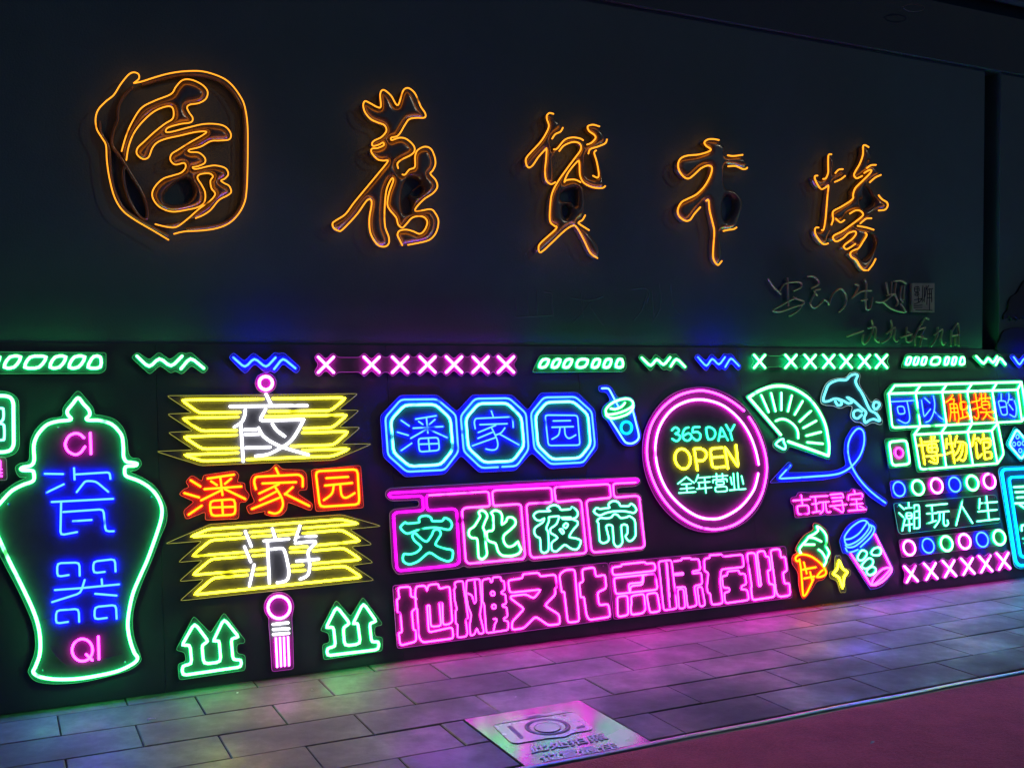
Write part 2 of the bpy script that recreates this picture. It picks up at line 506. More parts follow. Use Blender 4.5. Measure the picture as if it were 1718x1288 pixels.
# dark pine shaped slabs standing in for a foliage shadow on the wall
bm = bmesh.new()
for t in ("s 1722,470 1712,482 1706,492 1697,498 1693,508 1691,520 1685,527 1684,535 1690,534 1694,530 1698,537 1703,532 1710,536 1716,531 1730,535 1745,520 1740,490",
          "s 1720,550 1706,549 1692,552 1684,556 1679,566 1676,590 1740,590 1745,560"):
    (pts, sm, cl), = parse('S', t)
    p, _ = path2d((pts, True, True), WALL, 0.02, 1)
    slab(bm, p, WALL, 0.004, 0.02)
tag(link('shadow_shape', bm, M_SHADOW), 'pine shaped foliage shadow built as dark slabs at the right end of the wall', 'foliage shadow stand-in')

# faint traces of characters that were once fixed to the wall
R['GH'] = (600, 430, 2.454)
bm = bmesh.new()
for st in parse('GH', "650,170 660,240;700,145 705,240;740,140 742,240;770,145 800,150 805,245;655,250 805,242;s 880,170 940,180 980,175 1010,165;920,150 930,250;s 960,190 920,240 890,270;960,210 1010,280;s 1130,135 1180,130 1200,150 1190,190;s 1190,160 1170,220 1140,260;1210,140 1220,260;s 1240,110 1250,200 1215,270;s 1290,120 1300,200 1330,240"):
    p, c = path2d(st, WALL, 0.002, 1); sweep(bm, p, c, WALL, 0.0002, 0.006, 0.0009, 6, wall.location)
link('glue_trace', bm, M_GLUE, wall)

# a loop of cable under the fascia
bm = bmesh.new()
(st,) = parse('S', "s 1513,12 1522,9 1538,8 1550,12 1546,18 1532,20 1520,17 1516,11 1530,6")
p, c = path2d(st, WALL, 0.11, 1); sweep(bm, p, c, WALL, 0.11, 0.003, 0.003, 6)
tag(link('cable_loop', bm, M_WIRE), 'small loop of dark cable hanging on the ledge high up at the right', 'cable')

# the leaning black board
VB1 = BOARD.px(800, 580)[1]
bd = thing('sign_board', BOARD.w(2.5, 0, 0), 'long black board leaning against the wall, covered in neon signs', 'sign board')
joint = BOARD.px(267, 800)[0]
edges = [joint + 1.22 * k for k in range(-3, 8)]
for a, b in zip(edges, edges[1:]):
    bm = bmesh.new()
    box(bm, BOARD, a + 0.0008, b - 0.0008, 0.002, VB1, -0.004, random.uniform(-0.0008, 0.0), org=bd.location)
    link('board_panel', bm, M_BOARD, bd)

# ------------------------------------------------------------------ neon signs
PL0, PL1 = 0.016, 0.020           # acrylic sheet, in front of the board
class Sign:
    def __init__(s, name, label, at, group='neon signs on the black board', cat='neon sign'):
        u, v = BOARD.px(at[0], at[1], PL1)
        s.o = thing(name, BOARD.w(u, v, PL0), label, cat, group)
        s.org = s.o.location
    def plate(s, strokes, e, er=0.0013, fac=None, screws=True):
        bm = bmesh.new()
        sp = []
        for st in strokes:
            p, _ = path2d((st[0], st[1], True), BOARD, PL1, 3)
            slab(bm, p, BOARD, PL0, PL1, s.org, 0)
            sweep(bm, p, True, BOARD, (PL0 + PL1) / 2 + 0.001, er, er, 6, s.org, 1)
            sp.append(p)
        link('acrylic_backing', bm, [ACRYL, edge(e)], s.o)
        return s
    def tube(s, reg, text, c, wpx, name='neon_tube', label=None, extra=None, each=0):
        """one mesh, or one per '|' section, or one per `each` strokes"""
        if '|' in text:
            for k, t in enumerate(text.split('|')): s.tube(reg, t, c, wpx, name, label, extra if k == 0 else None)
            return s
        sts = (parse(reg, text) if text else []) + (extra or [])
        if each:
            for k in range(0, len(sts), each): s.tube(reg, '', c, wpx, name, label, sts[k:k + each])
            return s
        bm = bmesh.new()
        for st in sts:
            x, y = st[0][len(st[0]) // 2]
            r = wpx * 0.43 * BOARD.scale(x, y, PL1)
            w = PL1 + r * 1.05
            p, cl = path2d(st, BOARD, w, wpx)
            sweep(bm, p, cl, BOARD, w, r, r * 1.05, 12, s.org, 0, 1)
        o = link(name, bm, [neon(c), neon(c, True)], s.o)
        if label: o['label'] = label
        return s
    def studs(s, reg, text):
        for (pts, _, _) in parse(reg, text):
            for x, y in pts:
                bm = bmesh.new()
                u, v = BOARD.px(x, y, PL1)
                for r0, r1, w0, w1 in ((0.0045, 0.0045, PL1, PL1 + 0.003), (0.0045, 0.003, PL1 + 0.003, PL1 + 0.0045)):
                    a = [bm.verts.new(BOARD.w(u + r0 * math.cos(k * 0.6283), v + r0 * math.sin(k * 0.6283), w0) - s.org) for k in range(10)]
                    b = [bm.verts.new(BOARD.w(u + r1 * math.cos(k * 0.6283), v + r1 * math.sin(k * 0.6283), w1) - s.org) for k in range(10)]
                    for k in range(10): bm.faces.new((a[k], a[(k + 1) % 10], b[(k + 1) % 10], b[k]))
                    if r1 < r0: bm.faces.new(b)
                link('stud', bm, M_SCREW, s.o)
        return s
    def wires(s, reg, text):
        for st in parse(reg, text):
            bm = bmesh.new()
            p, c = path2d(st, BOARD, PL1 + 0.002, 1)
            sweep(bm, p, c, BOARD, PL1 + 0.0015, 0.0014, 0.0014, 6, s.org)
            link('wire', bm, M_WIRE, s.o)
        return s
    def outline(s, reg, text, e):
        return s.plate(parse(reg, text), e)

def xrow(reg, cs, hw, hh, ow, ot, om):
    """row of crosses: strokes and outline of the plate"""
    st, top, bot = [], [], []
    for cx, cy in cs:
        st += parse(reg, f"{cx-hw},{cy-hh} {cx+hw},{cy+hh};{cx+hw},{cy-hh} {cx-hw},{cy+hh}")
        top += [(cx - ow, cy - om), (cx - ow * 0.62, cy - ot), (cx, cy - om * 0.72), (cx + ow * 0.62, cy - ot), (cx + ow, cy - om)]
        bot += [(cx - ow, cy + om), (cx - ow * 0.62, cy + ot), (cx, cy + om * 0.72), (cx + ow * 0.62, cy + ot), (cx + ow, cy + om)]
    x0, y0 = cs[0]; x1, y1 = cs[-1]
    poly = [(x0 - ow * 0.6, y0)] + top + [(x1 + ow * 0.6, y1)] + bot[::-1]
    return st, [(to_src(reg, poly), False, True)]

# --- top row
s = Sign('neon_sign', 'large green neon band of slanted boxes at the left end of the top row', (60, 608), 'boxed neon bands of the top row')
s.outline('AL', "-300,787 1255,798 1272,815 1272,1000 1215,1045 -300,1050", 'green')
s.tube('AL', "c 110,838 270,838 175,985 30,985;c 355,840 575,840 475,985 275,985;c 655,838 812,838 720,985 580,985;c 885,838 1040,838 945,985 810,985;c 1120,838 1210,840 1220,985 1035,985;c 20,840 -130,840 -230,985 -70,985", 'green', 5.6, 'neon_box', each=1)
s = Sign('neon_sign', 'green zigzag WA neon, the largest, between the left boxed band and the blue WA', (285, 608), 'zigzag WA neons of the top row')
s.outline('A1', "1050,140 1098,98 1195,162 1272,97 1360,162 1445,97 1490,115 1525,97 1672,225 1628,272 1535,203 1455,277 1400,245 1370,268 1280,203 1200,277", 'green')
s.tube('A1', "1095,130 1195,225 1275,140 1370,220 1458,130;1448,232 1525,140 1632,228", 'green', 5.4, each=1)
s = Sign('neon_sign', 'blue zigzag WA neon above the pink ring of the yellow lantern', (443, 608), 'zigzag WA neons of the top row')
s.outline('A2', "78,97 105,70 165,120 215,70 280,120 335,68 355,78 382,70 478,155 455,188 380,130 335,185 310,170 285,185 222,130 170,190", 'blue')
s.tube('A2', "103,98 168,155 220,100 285,155 338,98;330,162 378,100 448,158", 'blue', 4.4, each=1)
st, ol = xrow('A2', [(617, 138), (870, 138), (1028, 138), (1180, 137), (1327, 137), (1474, 137), (1615, 137)], 43, 43, 66, 68, 40)
s = Sign('neon_sign', 'pink row of seven neon crosses in the top row', (695, 611), 'rows of neon crosses')
s.plate(ol, 'pink'); s.tube('A2', '', 'rose', 5.0, 'neon_cross', extra=st, each=2)
s = Sign('neon_sign', 'green neon band of slanted boxes above the octagons and the drink cup', (972, 609), 'boxed neon bands of the top row')
s.outline('A3', "160,113 775,113 790,130 798,210 775,235 100,240", 'green')
s.tube('A3', "c 175,143 230,143 200,205 145,205;c 265,143 315,143 285,205 240,205;c 350,143 402,143 372,205 325,205;c 440,143 520,143 492,205 420,205;c 560,143 605,143 585,205 535,205;c 645,143 690,143 670,205 622,205;c 735,143 765,143 775,203 710,205", 'green', 4.6, 'neon_box', each=1)
s = Sign('neon_sign', 'green zigzag WA neon above the pink round sign, right of the middle boxed band', (1112, 608), 'zigzag WA neons of the top row')
s.outline('A3', "882,130 910,102 975,160 1012,102 1070,155 1115,100 1135,112 1160,102 1253,200 1235,230 1165,170 1125,232 1095,215 1070,225 1020,165 978,235", 'green')
s.tube('A3', "910,133 978,200 1020,135 1070,193 1120,130;1125,195 1165,133 1230,200", 'green', 4.2, each=1)
s = Sign('neon_sign', 'blue zigzag WA neon just left of the green crosses', (1205, 608), 'zigzag WA neons of the top row')
s.outline('A3', "1295,130 1325,100 1385,160 1425,100 1480,155 1520,98 1540,110 1570,98 1650,200 1625,230 1570,165 1530,230 1505,210 1480,225 1430,165 1388,235", 'blue')
s.tube('A3', "1325,130 1388,200 1430,133 1480,190 1525,128;1527,200 1568,130 1628,193", 'blue', 3.4, each=1)
st, ol = xrow('A4', [(123, 130), (312, 130), (428, 130), (540, 130), (645, 130), (755, 130), (858, 130)], 33, 38, 53, 57, 33)
s = Sign('neon_sign', 'green row of seven neon crosses above the fan and the dolphin', (1375, 606), 'rows of neon crosses')
s.plate(ol, 'green'); s.tube('A4', '', 'green', 4.0, 'neon_cross', extra=st, each=2)
s = Sign('neon_sign', 'small green neon band of boxes above the box shaped character sign', (1567, 605), 'boxed neon bands of the top row')
s.outline('A4', "1005,85 1360,85 1370,150 1370,165 975,168", 'green')
s.tube('A4', "c 1015,105 1040,105 1025,150 1002,150;c 1062,105 1085,105 1072,150 1048,150;c 1108,105 1132,105 1120,150 1095,150;c 1165,105 1215,105 1205,150 1150,150;c 1245,105 1268,105 1255,150 1235,150;c 1290,105 1312,105 1300,150 1280,150;c 1338,105 1355,105 1360,148 1325,150", 'green', 3.4, 'neon_box', each=1)
s = Sign('neon_sign', 'small green zigzag WA neon near the right end, right of the small boxed band', (1660, 606), 'zigzag WA neons of the top row')
s.outline('A4', "1402,100 1425,85 1475,130 1500,85 1530,120 1552,83 1578,88 1622,160 1605,170 1570,130 1550,170 1530,155 1500,130 1475,172", 'green')
s.tube('A4', "1430,100 1475,150 1500,103 1530,145 1555,100;1548,150 1570,103 1605,148", 'green', 3.6, each=1)
s = Sign('neon_sign', 'blue zigzag neon cut off by the right edge of the photo', (1710, 606), 'zigzag WA neons of the top row')
s.outline('A4', "1628,100 1650,82 1690,125 1718,82 1760,125 1800,82 1830,100 1870,160 1850,172 1800,130 1765,175 1718,135 1690,175", 'blue')
s.tube('A4', "1655,105 1690,155 1718,108 1762,155 1798,105;1790,155 1815,108 1850,155", 'blue', 3.0, each=1)

# --- left edge
s = Sign('neon_sign', 'green rounded neon box cut off by the left edge of the photo', (10, 710))
s.outline('E2', "-280,112 60,115 160,150 225,225 233,780 190,860 80,905 -280,905", 'green')
s.tube('E2', "-250,170 60,170 130,190 160,250 165,760 130,825 50,845 -250,845", 'green', 6.6, 'neon_frame')
s.tube('E2', "s -120,320 20,320 40,345 40,440 10,480 -60,487;s -60,489 30,510 50,545 50,680 20,700 -120,705", 'mint', 4.6, 'neon_character')
s = Sign('neon_sign', 'small pink neon character plate under the green box at the left edge', (5, 786))
s.outline('E2', "-100,910 75,910 85,1180 -100,1180", 'grey')
s.tube('E2', "s -30,945 3,955 5,1030;-50,1050 20,1050;-50,1090 25,1092;-50,1130 25,1132;-5,1045 -5,1130", 'pink', 2.6, 'neon_character')

# --- vase
VASE = ("s 562,118 600,160 640,205 645,240 622,265 640,278 720,280 800,305 850,350 880,400 888,480 890,540 910,575 950,582 985,590 975,605 920,608 900,622 900,665 920,685 1000,715 1080,765 1135,830 1165,910 1160,990 1130,1090 1095,1190 1058,1290 1015,1386 960,1516 930,1646 920,1756 935,1856 965,1946 990,1988 960,2028 850,2081 700,2116 550,2138 400,2141 290,2124 240,2091 255,2051 285,1966 290,1866 275,1756 235,1636 160,1476 60,1276 0,1146 -35,1060 -50,985 -35,920 5,870 80,790 160,745 225,722 245,700 242,652 225,640 165,638 150,627 170,615 220,605 245,570 243,480 250,430 280,370 340,310 420,285 495,278 512,265 490,240 485,210 520,165")
s = Sign('vase_sign', 'large green neon outline of a lidded vase with blue characters and pink CI QI', (135, 1130))
s.plate(parse('V1', "s 562,70 620,125 670,190 685,235 740,245 830,275 890,340 915,420 925,510 950,548 1000,555 1018,595 985,635 940,650 1040,700 1120,760 1175,850 1202,930 1195,1020 1150,1130 1090,1290 1010,1480 962,1640 955,1760 970,1860 1010,1970 1010,2015 940,2070 820,2110 600,2160 400,2175 260,2155 205,2095 215,2050 250,1950 255,1860 240,1760 200,1650 120,1480 20,1290 -70,1100 -90,980 -70,890 0,815 100,735 190,690 140,685 110,625 140,590 205,570 215,480 225,410 270,330 350,270 445,250 455,190 505,125"), 'green')
s.tube('V1', "c " + VASE, 'green', 6.4, 'neon_outline')
s.tube('V1', "s 605,405 575,380 540,373 495,395 470,450 490,500 540,525 580,510 612,468;650,370 655,520", 'candy', 5.0, 'neon_letters')
s.tube('V1', "322,663 455,665;335,798 460,738;533,622 537,705;540,668 790,652 795,700;552,795 610,720 630,715 690,717 780,793;372,866 815,843;440,870 435,1105 555,1082;455,938 745,918 760,1078 820,1076;525,1004 660,995", 'blue', 4.2, 'neon_character')
s.tube('V2', "495,275 412,288 412,190 572,185 574,280;755,252 672,262 672,178 828,160 832,250;395,383 575,370 858,342;610,310 580,405 375,470;732,305 735,342;685,410 840,423;490,612 402,625 405,530 567,518 570,612;770,583 680,595 682,505 835,490 840,590", 'blue', 4.2, 'neon_character')
s.tube('V2', "620,845 665,888;708,718 712,880", 'candy', 5.0, 'neon_letters', extra=ell('V2', 593, 815, 74, 80))

s.wires('V1', "s 455,300 480,335 510,365;s 820,662 850,655 885,640;s 250,690 300,686 330,680;s 1025,1170 1055,1166")
s.wires('V2', "s 355,795 390,840 420,875 475,920;s 593,905 590,950 583,990;s 280,602 330,590 375,580;s 735,880 800,868 890,845")
s.studs('V1', "420,330 1090,830 60,880"); s.studs('V2', "310,960 900,900")

# --- lanterns
s = Sign('ring_sign', 'small pink neon ring on top of the upper yellow lantern', (445, 643))
s.plate(ell('L1', 840, 102, 80, 78), 'purple')
s.tube('L1', '', 'rose', 6.0, 'neon_ring', extra=ell('L1', 840, 102, 50, 50))
s = Sign('lantern_sign', 'upper yellow neon lantern, with a white character and a pink ring above it', (445, 720), 'yellow neon lanterns')
s.outline('L1', "90,198 1540,182 1390,305 1550,308 1395,437 1558,437 1410,565 1645,562 1360,685 350,727 12,620 295,607 100,476 290,466 93,337 283,328", 'yellow')
s.tube('L1', "820,222 200,230 335,328 645,322;895,218 1450,213 1335,310 865,318;630,358 205,368 350,465 620,460;840,355 1460,342 1345,440 1130,445;620,495 215,508 360,602 630,594;1120,478 1470,468 1355,570 1035,580;630,630 215,645 360,693 640,682;1120,612 1480,598 1350,655 700,680", 'yellow', 4.6, 'neon_slat', each=1)
s.tube('L1', "842,185 880,262;570,278 1155,272;s 685,305 680,350 655,400 600,435;650,400 670,695;840,300 790,388 1130,378;s 1130,378 1080,470 1030,540 960,590 860,640 765,655;s 785,440 830,510 950,580 1165,645;s 890,410 925,460 985,505;680,455 770,452;685,490 790,488;690,592 875,587", 'white', 5.0, 'neon_character')
for nm, lab, at, ol, tx in (
    ('first', 'red plate with the first, leftmost of three orange yellow characters between the lanterns', (360, 830),
     "280,798 360,850 365,800 610,765 640,800 620,855 685,858 680,905 720,950 690,1005 640,1000 635,1130 380,1140 385,1075 235,1135 215,1070 300,1000 180,945 220,905 265,890 230,850",
     "270,838 345,885;222,935 335,968;255,1098 355,1030;400,825 600,795;495,815 512,950;425,845 470,875;578,825 530,865;375,905 655,885;500,915 350,990;530,905 685,980;c 415,995 605,980 610,1098 425,1108;508,990 515,1100;420,1045 605,1038"),
    ('mid', 'red plate with the middle of three orange yellow characters between the lanterns', (470, 820),
     "920,710 965,755 1120,760 1150,790 1155,910 1095,912 1080,940 1200,1020 1185,1070 1005,1000 1000,1060 960,1105 890,1112 830,1095 840,1070 715,1095 690,1035 760,1005 730,940 720,840 740,795 870,765",
     "915,745 940,800;765,905 750,850 760,812 1090,795 1120,815 1120,885;815,862 1070,852;940,868 790,938;930,918 795,988;955,965 735,1055;s 905,880 955,960 970,1020 950,1070 910,1090 865,1080;1045,890 985,945;985,940 1170,1032"),
    ('box', 'red square plate with an orange yellow boxed character between the lanterns', (567, 817),
     "1185,758 1560,725 1583,1045 1220,1075",
     "c 1218,770 1535,755 1550,1020 1250,1040;1300,822 1465,812;1290,878 1495,858;s 1355,880 1340,940 1280,988;s 1405,880 1415,950 1450,970 1515,935")):
    s = Sign('character_sign', lab, at, 'red character plates')
    s.outline('L1', ol, 'red'); s.tube('L1', tx, 'red', 4.6, 'neon_character')
s = Sign('lantern_sign', 'lower yellow neon lantern, with a white character and a tassel below it', (460, 935), 'yellow neon lanterns')
s.outline('L2', "75,265 395,125 1345,55 1630,138 1400,160 1565,270 1410,287 1573,400 1420,420 1580,527 180,675 355,520 175,535 345,383 168,398 340,245", 'yellow')
s.tube('L2', "620,190 255,215 385,160 1340,90 1470,120 1070,152;685,182 825,172;870,171 1025,160;645,222 400,240 265,355 640,325;700,213 835,205;890,205 1010,192;1065,190 1345,165 1480,245 1150,278;685,318 790,308;975,295 1095,285;660,355 405,375 270,490 675,455;705,350 800,345;975,325 1085,320;1140,315 1360,295 1485,378 1140,408;735,448 800,440;985,425 1065,418;665,490 420,510 280,632 1490,505 1370,425 1140,445;725,487 800,483;990,462 1080,455", 'yellow', 4.4, 'neon_slat', each=1)
s.tube('L2', "650,175 695,285;645,285 690,395;715,415 680,570;845,155 865,220;785,245 965,230;810,245 825,550;s 835,305 900,298 930,310 955,400 965,480 945,530 880,545;1045,135 1010,240;1035,215 1160,210;s 1010,262 1155,250 1105,320 1115,420 1100,490 1045,520;1020,390 1180,375", 'white', 4.6, 'neon_character')
s = Sign('tassel_sign', 'pink neon ring with a white and pink tassel under the lower lantern', (470, 1060))
s.outline('L2', "790,760 785,700 810,650 850,620 900,612 950,625 990,665 1002,715 990,770 985,800 993,935 998,1165 843,1185 830,955 820,850 822,800", 'pink')
s.tube('L2', '', 'rose', 5.4, 'neon_ring', extra=ell('L2', 893, 722, 80, 80))
s.tube('L2', "850,845 960,833;852,882 965,875;852,918 965,908", 'white', 4.6, 'neon_knot', each=1)
s.tube('L2', "870,945 880,1150;900,942 908,1145;928,940 935,1142;958,936 965,1140", 'rose', 4.2, 'neon_tassel', each=1)
s = Sign('arrow_sign', 'green double up arrow neon between the vase and the pink tassel', (355, 1085), 'green double arrow signs')
s.outline('L2', "280,785 400,910 497,760 650,960 640,980 590,985 590,1055 650,1065 650,1175 175,1245 165,1130 225,1110 215,1045 150,1030", 'green')
s.tube('L2', "c 285,835 385,968 338,992 350,1130 475,1115 462,960 418,968 497,803 605,938 548,945 562,1102 622,1097 620,1150 197,1212 195,1140 265,1132 252,990 192,998", 'green', 5.2)
s = Sign('arrow_sign', 'green double up arrow neon between the pink tassel and the pink character panels', (590, 1055), 'green double arrow signs')
s.outline('L2', "1305,670 1410,790 1497,648 1635,835 1630,850 1580,860 1585,935 1638,935 1638,1035 1215,1100 1205,990 1260,975 1250,905 1190,890", 'green')
s.tube('L2', "c 1308,715 1405,840 1355,865 1365,1000 1480,985 1460,835 1425,842 1500,690 1595,825 1545,835 1560,975 1612,965 1610,1025 1240,1070 1238,1015 1300,1005 1285,860 1230,872", 'green', 5.0)

# --- octagons
s = Sign('octagon_sign', 'three joined neon octagons in blue and pale green, each with a blue character', (822, 730))
s.outline('S', "671.7,662.9 733.9,662.6 766.7,690.5 792.6,662.2 858.9,662.2 885.5,688.3 907.3,658.9 968.7,658.2 998.1,687.5 1003.7,750.4 978.5,782.5 922.6,786 891.9,758.7 864.3,789.3 803.5,792 773.6,763.3 745.7,795.3 680,799.8 643,766 638.2,697.5", 'blue')
s.tube('O1', "c 375,145 810,140 1035,330 1065,770 900,988 445,1010 220,810 188,360", 'blue', 3.8, 'neon_octagon')
s.tube('O1', "c 420,210 790,203 970,370 1000,745 855,925 480,945 288,780 255,390", 'ice', 4.8, 'neon_octagon')
s.tube('O1', "380,395 475,460;335,535 465,573;380,755 505,668;555,378 800,338;683,370 700,545;590,408 640,443;785,383 720,440;525,487 880,468;675,505 495,608;710,500 930,600;c 583,612 825,598 838,752 598,772;705,605 720,755;595,680 825,672", 'blue', 3.2, 'neon_character')
s.tube('O3', "760,1130 980,1118 1165,860 1125,305 865,72 340,80 118,345 165,890 435,1148 695,1135", 'blue', 3.8, 'neon_octagon')
s.tube('O3', "c 395,155 835,148 1055,365 1095,810 925,1040 475,1062 235,840 198,385", 'ice', 4.6, 'neon_octagon')
s.tube('O3', "590,270 620,355;342,540 325,440 345,385 900,360 925,430 928,520;415,480 835,465;660,488 390,600;605,598 385,690;650,680 300,805;s 590,520 640,620 680,720 690,800 665,855 600,872 510,855;s 800,530 740,605 660,640;710,620 1015,790", 'blue', 3.0, 'neon_character')
s.tube('O2', "c 445,190 825,183 1020,360 1060,770 920,970 525,990 330,800 290,380", 'blue', 3.6, 'neon_octagon')
s.tube('O2', "c 480,248 800,240 975,395 1005,755 880,915 545,932 375,765 345,410", 'ice', 4.4, 'neon_octagon')
s.tube('O2', "c 460,402 850,405 880,762 500,768;560,472 765,468;545,548 800,540;s 640,555 620,640 545,690;s 695,555 705,640 750,680 830,640", 'blue', 3.0, 'neon_character')

# --- drink cup
s = Sign('cup_sign', 'neon drink cup with a bent straw and a green lid beside the octagons', (1040, 700))
s.outline('O2', "1100,50 1220,40 1270,80 1335,200 1440,175 1520,200 1550,290 1530,330 1620,640 1600,720 1530,770 1420,770 1360,720 1210,470 1150,420 1140,340 1170,290 1250,225 1200,125 1110,125", 'blue')
s.tube('O2', "s 1145,82 1210,82 1240,110 1300,225 1340,300", 'sky', 3.4, 'neon_straw')
s.tube('O2', "cs 1190,370 1200,320 1270,255 1370,215 1460,208 1510,240 1510,290 1440,340 1330,380 1220,395;s 1195,375 1200,410 1260,440 1340,430 1450,390 1510,330 1520,280;s 1250,325 1310,330 1380,300 1420,255", 'green', 3.8, 'neon_lid')
s.tube('O2', "s 1245,455 1320,570 1400,695 1440,735 1510,740 1570,700 1585,640 1550,490 1510,335", 'sky', 3.6, 'neon_body')
s.tube('O2', '', 'cyan', 3.6, 'neon_ring', extra=ell('O2', 1440, 552, 65, 72))

# --- hanging character frames
s = Sign('character_sign', 'pink neon bar with four pink square frames holding outlined green characters', (870, 880))
s.plate([(to_src('W1', [(100, 205), (50, 250), (45, 300), (110, 360), (445, 345), (455, 425), (150, 455), (95, 500), (130, 1150), (190, 1240), (930, 1165), (985, 1130), (1040, 1160)])
         + to_src('W2', [(160, 1078), (195, 1052), (240, 1085), (860, 1015), (915, 985), (960, 1018), (1570, 950), (1605, 900), (1545, 290), (1500, 262), (1255, 272), (1245, 200), (1490, 180), (1545, 130), (1510, 70), (0, 125)]), False, True)], 'grey')
s.tube('W1', "1690,172 110,262 88,285 115,315 465,298 492,312 505,450 485,472 180,495 145,525 185,1160 215,1195 880,1128 940,1095 905,480 870,450 570,472 545,440 535,320 555,290", 'magenta', 4.2, 'neon_frame')
s.tube('W2', "120,1050 150,1015 100,410 65,395 -220,415 -235,390 -245,250 -215,230 440,200 465,215 478,355 455,375 190,390 165,420 210,1010 245,1040 860,985 885,960 825,370 800,345 540,370 515,345 500,210 525,190 1140,155 1165,170 1180,300 1160,320 910,345 885,375 945,940 975,975 1555,920 1585,890 1520,310 1480,295 1240,315 1215,290 1205,165 1230,148 1490,135", 'pink', 3.4, 'neon_frame')
s.tube('W2', "1490,135 1515,115 1490,92 0,178", 'magenta', 3.8, 'neon_frame')
s.tube('W1', "560,290 1260,245 1285,258 1302,400 1285,420 1000,440 965,475 1010,1075 1045,1110 1700,1050", 'pink', 3.4, 'neon_frame')
s.tube('W1', "c 445,570 480,540 550,530 600,560 605,600 735,600 755,555 820,580 855,640 820,710 740,690 660,675 540,680 420,710 310,755 255,720 220,670 285,610 310,630 460,615;c 400,735 365,770 390,830 490,910 420,980 330,1000 265,985 250,1080 330,1125 440,1085 575,965 700,1050 800,1085 850,1060 865,945 760,930 635,885 720,750 690,695 625,705 610,760 545,855 480,815", 'teal', 3.6, 'neon_character')
s.tube('W1', "c 1160,495 1200,465 1250,490 1275,540 1245,600 1215,680 1240,720 1245,820 1270,1010 1210,1060 1165,1040 1150,800 1085,805 1045,770 1050,700 1110,670 1190,540;c 1310,500 1360,465 1430,490 1450,540 1440,650 1500,600 1510,555 1570,550 1610,590 1610,640 1540,710 1460,770 1465,850 1510,910 1580,900 1640,840 1650,890 1680,940 1650,990 1560,1020 1450,1015 1400,970 1370,860 1310,850 1265,820 1260,720 1330,715 1345,690 1340,530", 'green', 3.8, 'neon_character')
s.tube('W2', "415,450 460,412 520,405 565,435 575,465 700,458 708,425 765,460 790,510 765,560 690,580 600,572;415,455 460,480 290,485 245,530 275,580 325,600 385,560 370,610 265,680 255,740 290,790 330,800 340,960 375,985 430,960 435,870 425,720 400,690 440,590 430,550 550,540;560,545 530,640 450,690 450,740 510,770 545,800 460,860 470,950 520,970 580,920 625,875 700,930 760,945 795,920 830,830 740,800 670,795 720,710 785,640 780,600 700,570;c 600,660 640,620 670,640 640,690;c 560,700 590,690 620,735 600,755;585,558 700,555", 'mint', 3.2, 'neon_character')
s.tube('W2', "c 1145,405 1180,365 1230,355 1280,380 1290,420 1400,420 1420,385 1470,420 1490,470 1460,505 1350,480 1220,480 1120,500 1040,540 965,485 1010,435 1040,455 1170,440;c 1010,600 1050,555 1120,570 1190,555 1210,515 1260,520 1290,565 1370,555 1400,535 1470,580 1480,780 1430,835 1390,840 1350,780 1380,750 1380,640 1300,640 1320,860 1290,900 1250,910 1215,870 1200,650 1150,640 1120,660 1160,820 1130,855 1080,865 1045,840 1030,620", 'mint', 3.2, 'neon_character')

s.studs('W1', "165,560 900,1060"); s.studs('W2', "130,960 1560,900 1545,340")
# --- big pink outlined characters
s = Sign('panel_sign', 'clear panel of four big outlined pink characters, the left one of the bottom pair', (840, 1010), 'big pink character panels')
s.plate([(to_src('P0', [(40, 235), (1672, 60), (1702, 490), (75, 712)]), False, True)], 'pink')
s.studs('P0', "1635,85 1672,470 60,255 88,690")
s.tube('P1', "c 150,130 330,115 340,265 400,265 415,430 350,465 375,735 410,745 415,905 185,965 160,780 210,775 185,480 145,485 135,300 170,285;425,430 455,850 505,920 950,860 935,700 595,775 570,390 605,385 625,695 775,680 745,345 790,340 800,670 890,655 935,620 895,110 745,150 735,75 585,92 570,190 550,100 410,112 395,240 415,300", 'hot', 3.0, 'neon_character')
s.tube('P2', "c 100,295 220,275 225,350 255,540 290,790 255,800 280,1000 260,1040 140,1055 145,880 120,860 115,690 135,670 105,540 95,390 115,370;c 265,270 450,250 475,590 450,740 510,990 440,1010 410,920 375,1015 320,1030 310,880 335,740 290,640 260,450;380,280 400,560 375,590 340,470 285,450;c 480,265 590,240 600,295 620,290 625,230 735,220 745,280 780,275 795,400 745,430 750,455 800,460 815,590 760,605 765,630 820,640 830,770 780,790 785,820 840,830 840,950 540,995 510,600 485,560;c 600,425 645,420 655,475 605,480;c 615,605 665,600 670,655 620,660;640,800 680,795 680,830 655,870 640,960", 'pink', 2.6, 'neon_character')
s.tube('P2', "c 835,270 1035,240 1040,185 1255,165 1280,215 1490,190 1505,370 1480,380 1490,460 1340,615 1540,740 1550,870 1450,880 1390,885 1215,765 1055,925 890,950 890,840 1060,660 875,520 875,485 1080,460 1190,520 1290,395 860,440", 'hot', 3.0, 'neon_character')
s.tube('P0', "c 1310,145 1350,115 1420,112 1455,505 1368,515 1340,280 1322,285 1305,170;c 1475,110 1570,95 1580,168 1650,150 1660,255 1592,285 1605,385 1675,372 1690,470 1530,495 1510,460 1490,320 1465,325 1455,215 1485,205", 'hot', 3.0, 'neon_character')
s = Sign('panel_sign', 'clear panel of four big outlined pink characters, the right one of the bottom pair', (1180, 970), 'big pink character panels')
s.outline('S', "1021.5,943.4 1317.8,915.6 1329.9,1002.2 1029.5,1038.5", 'pink')
s.studs('S', "1313.5,920 1326,999 1026,948 1033,1034")
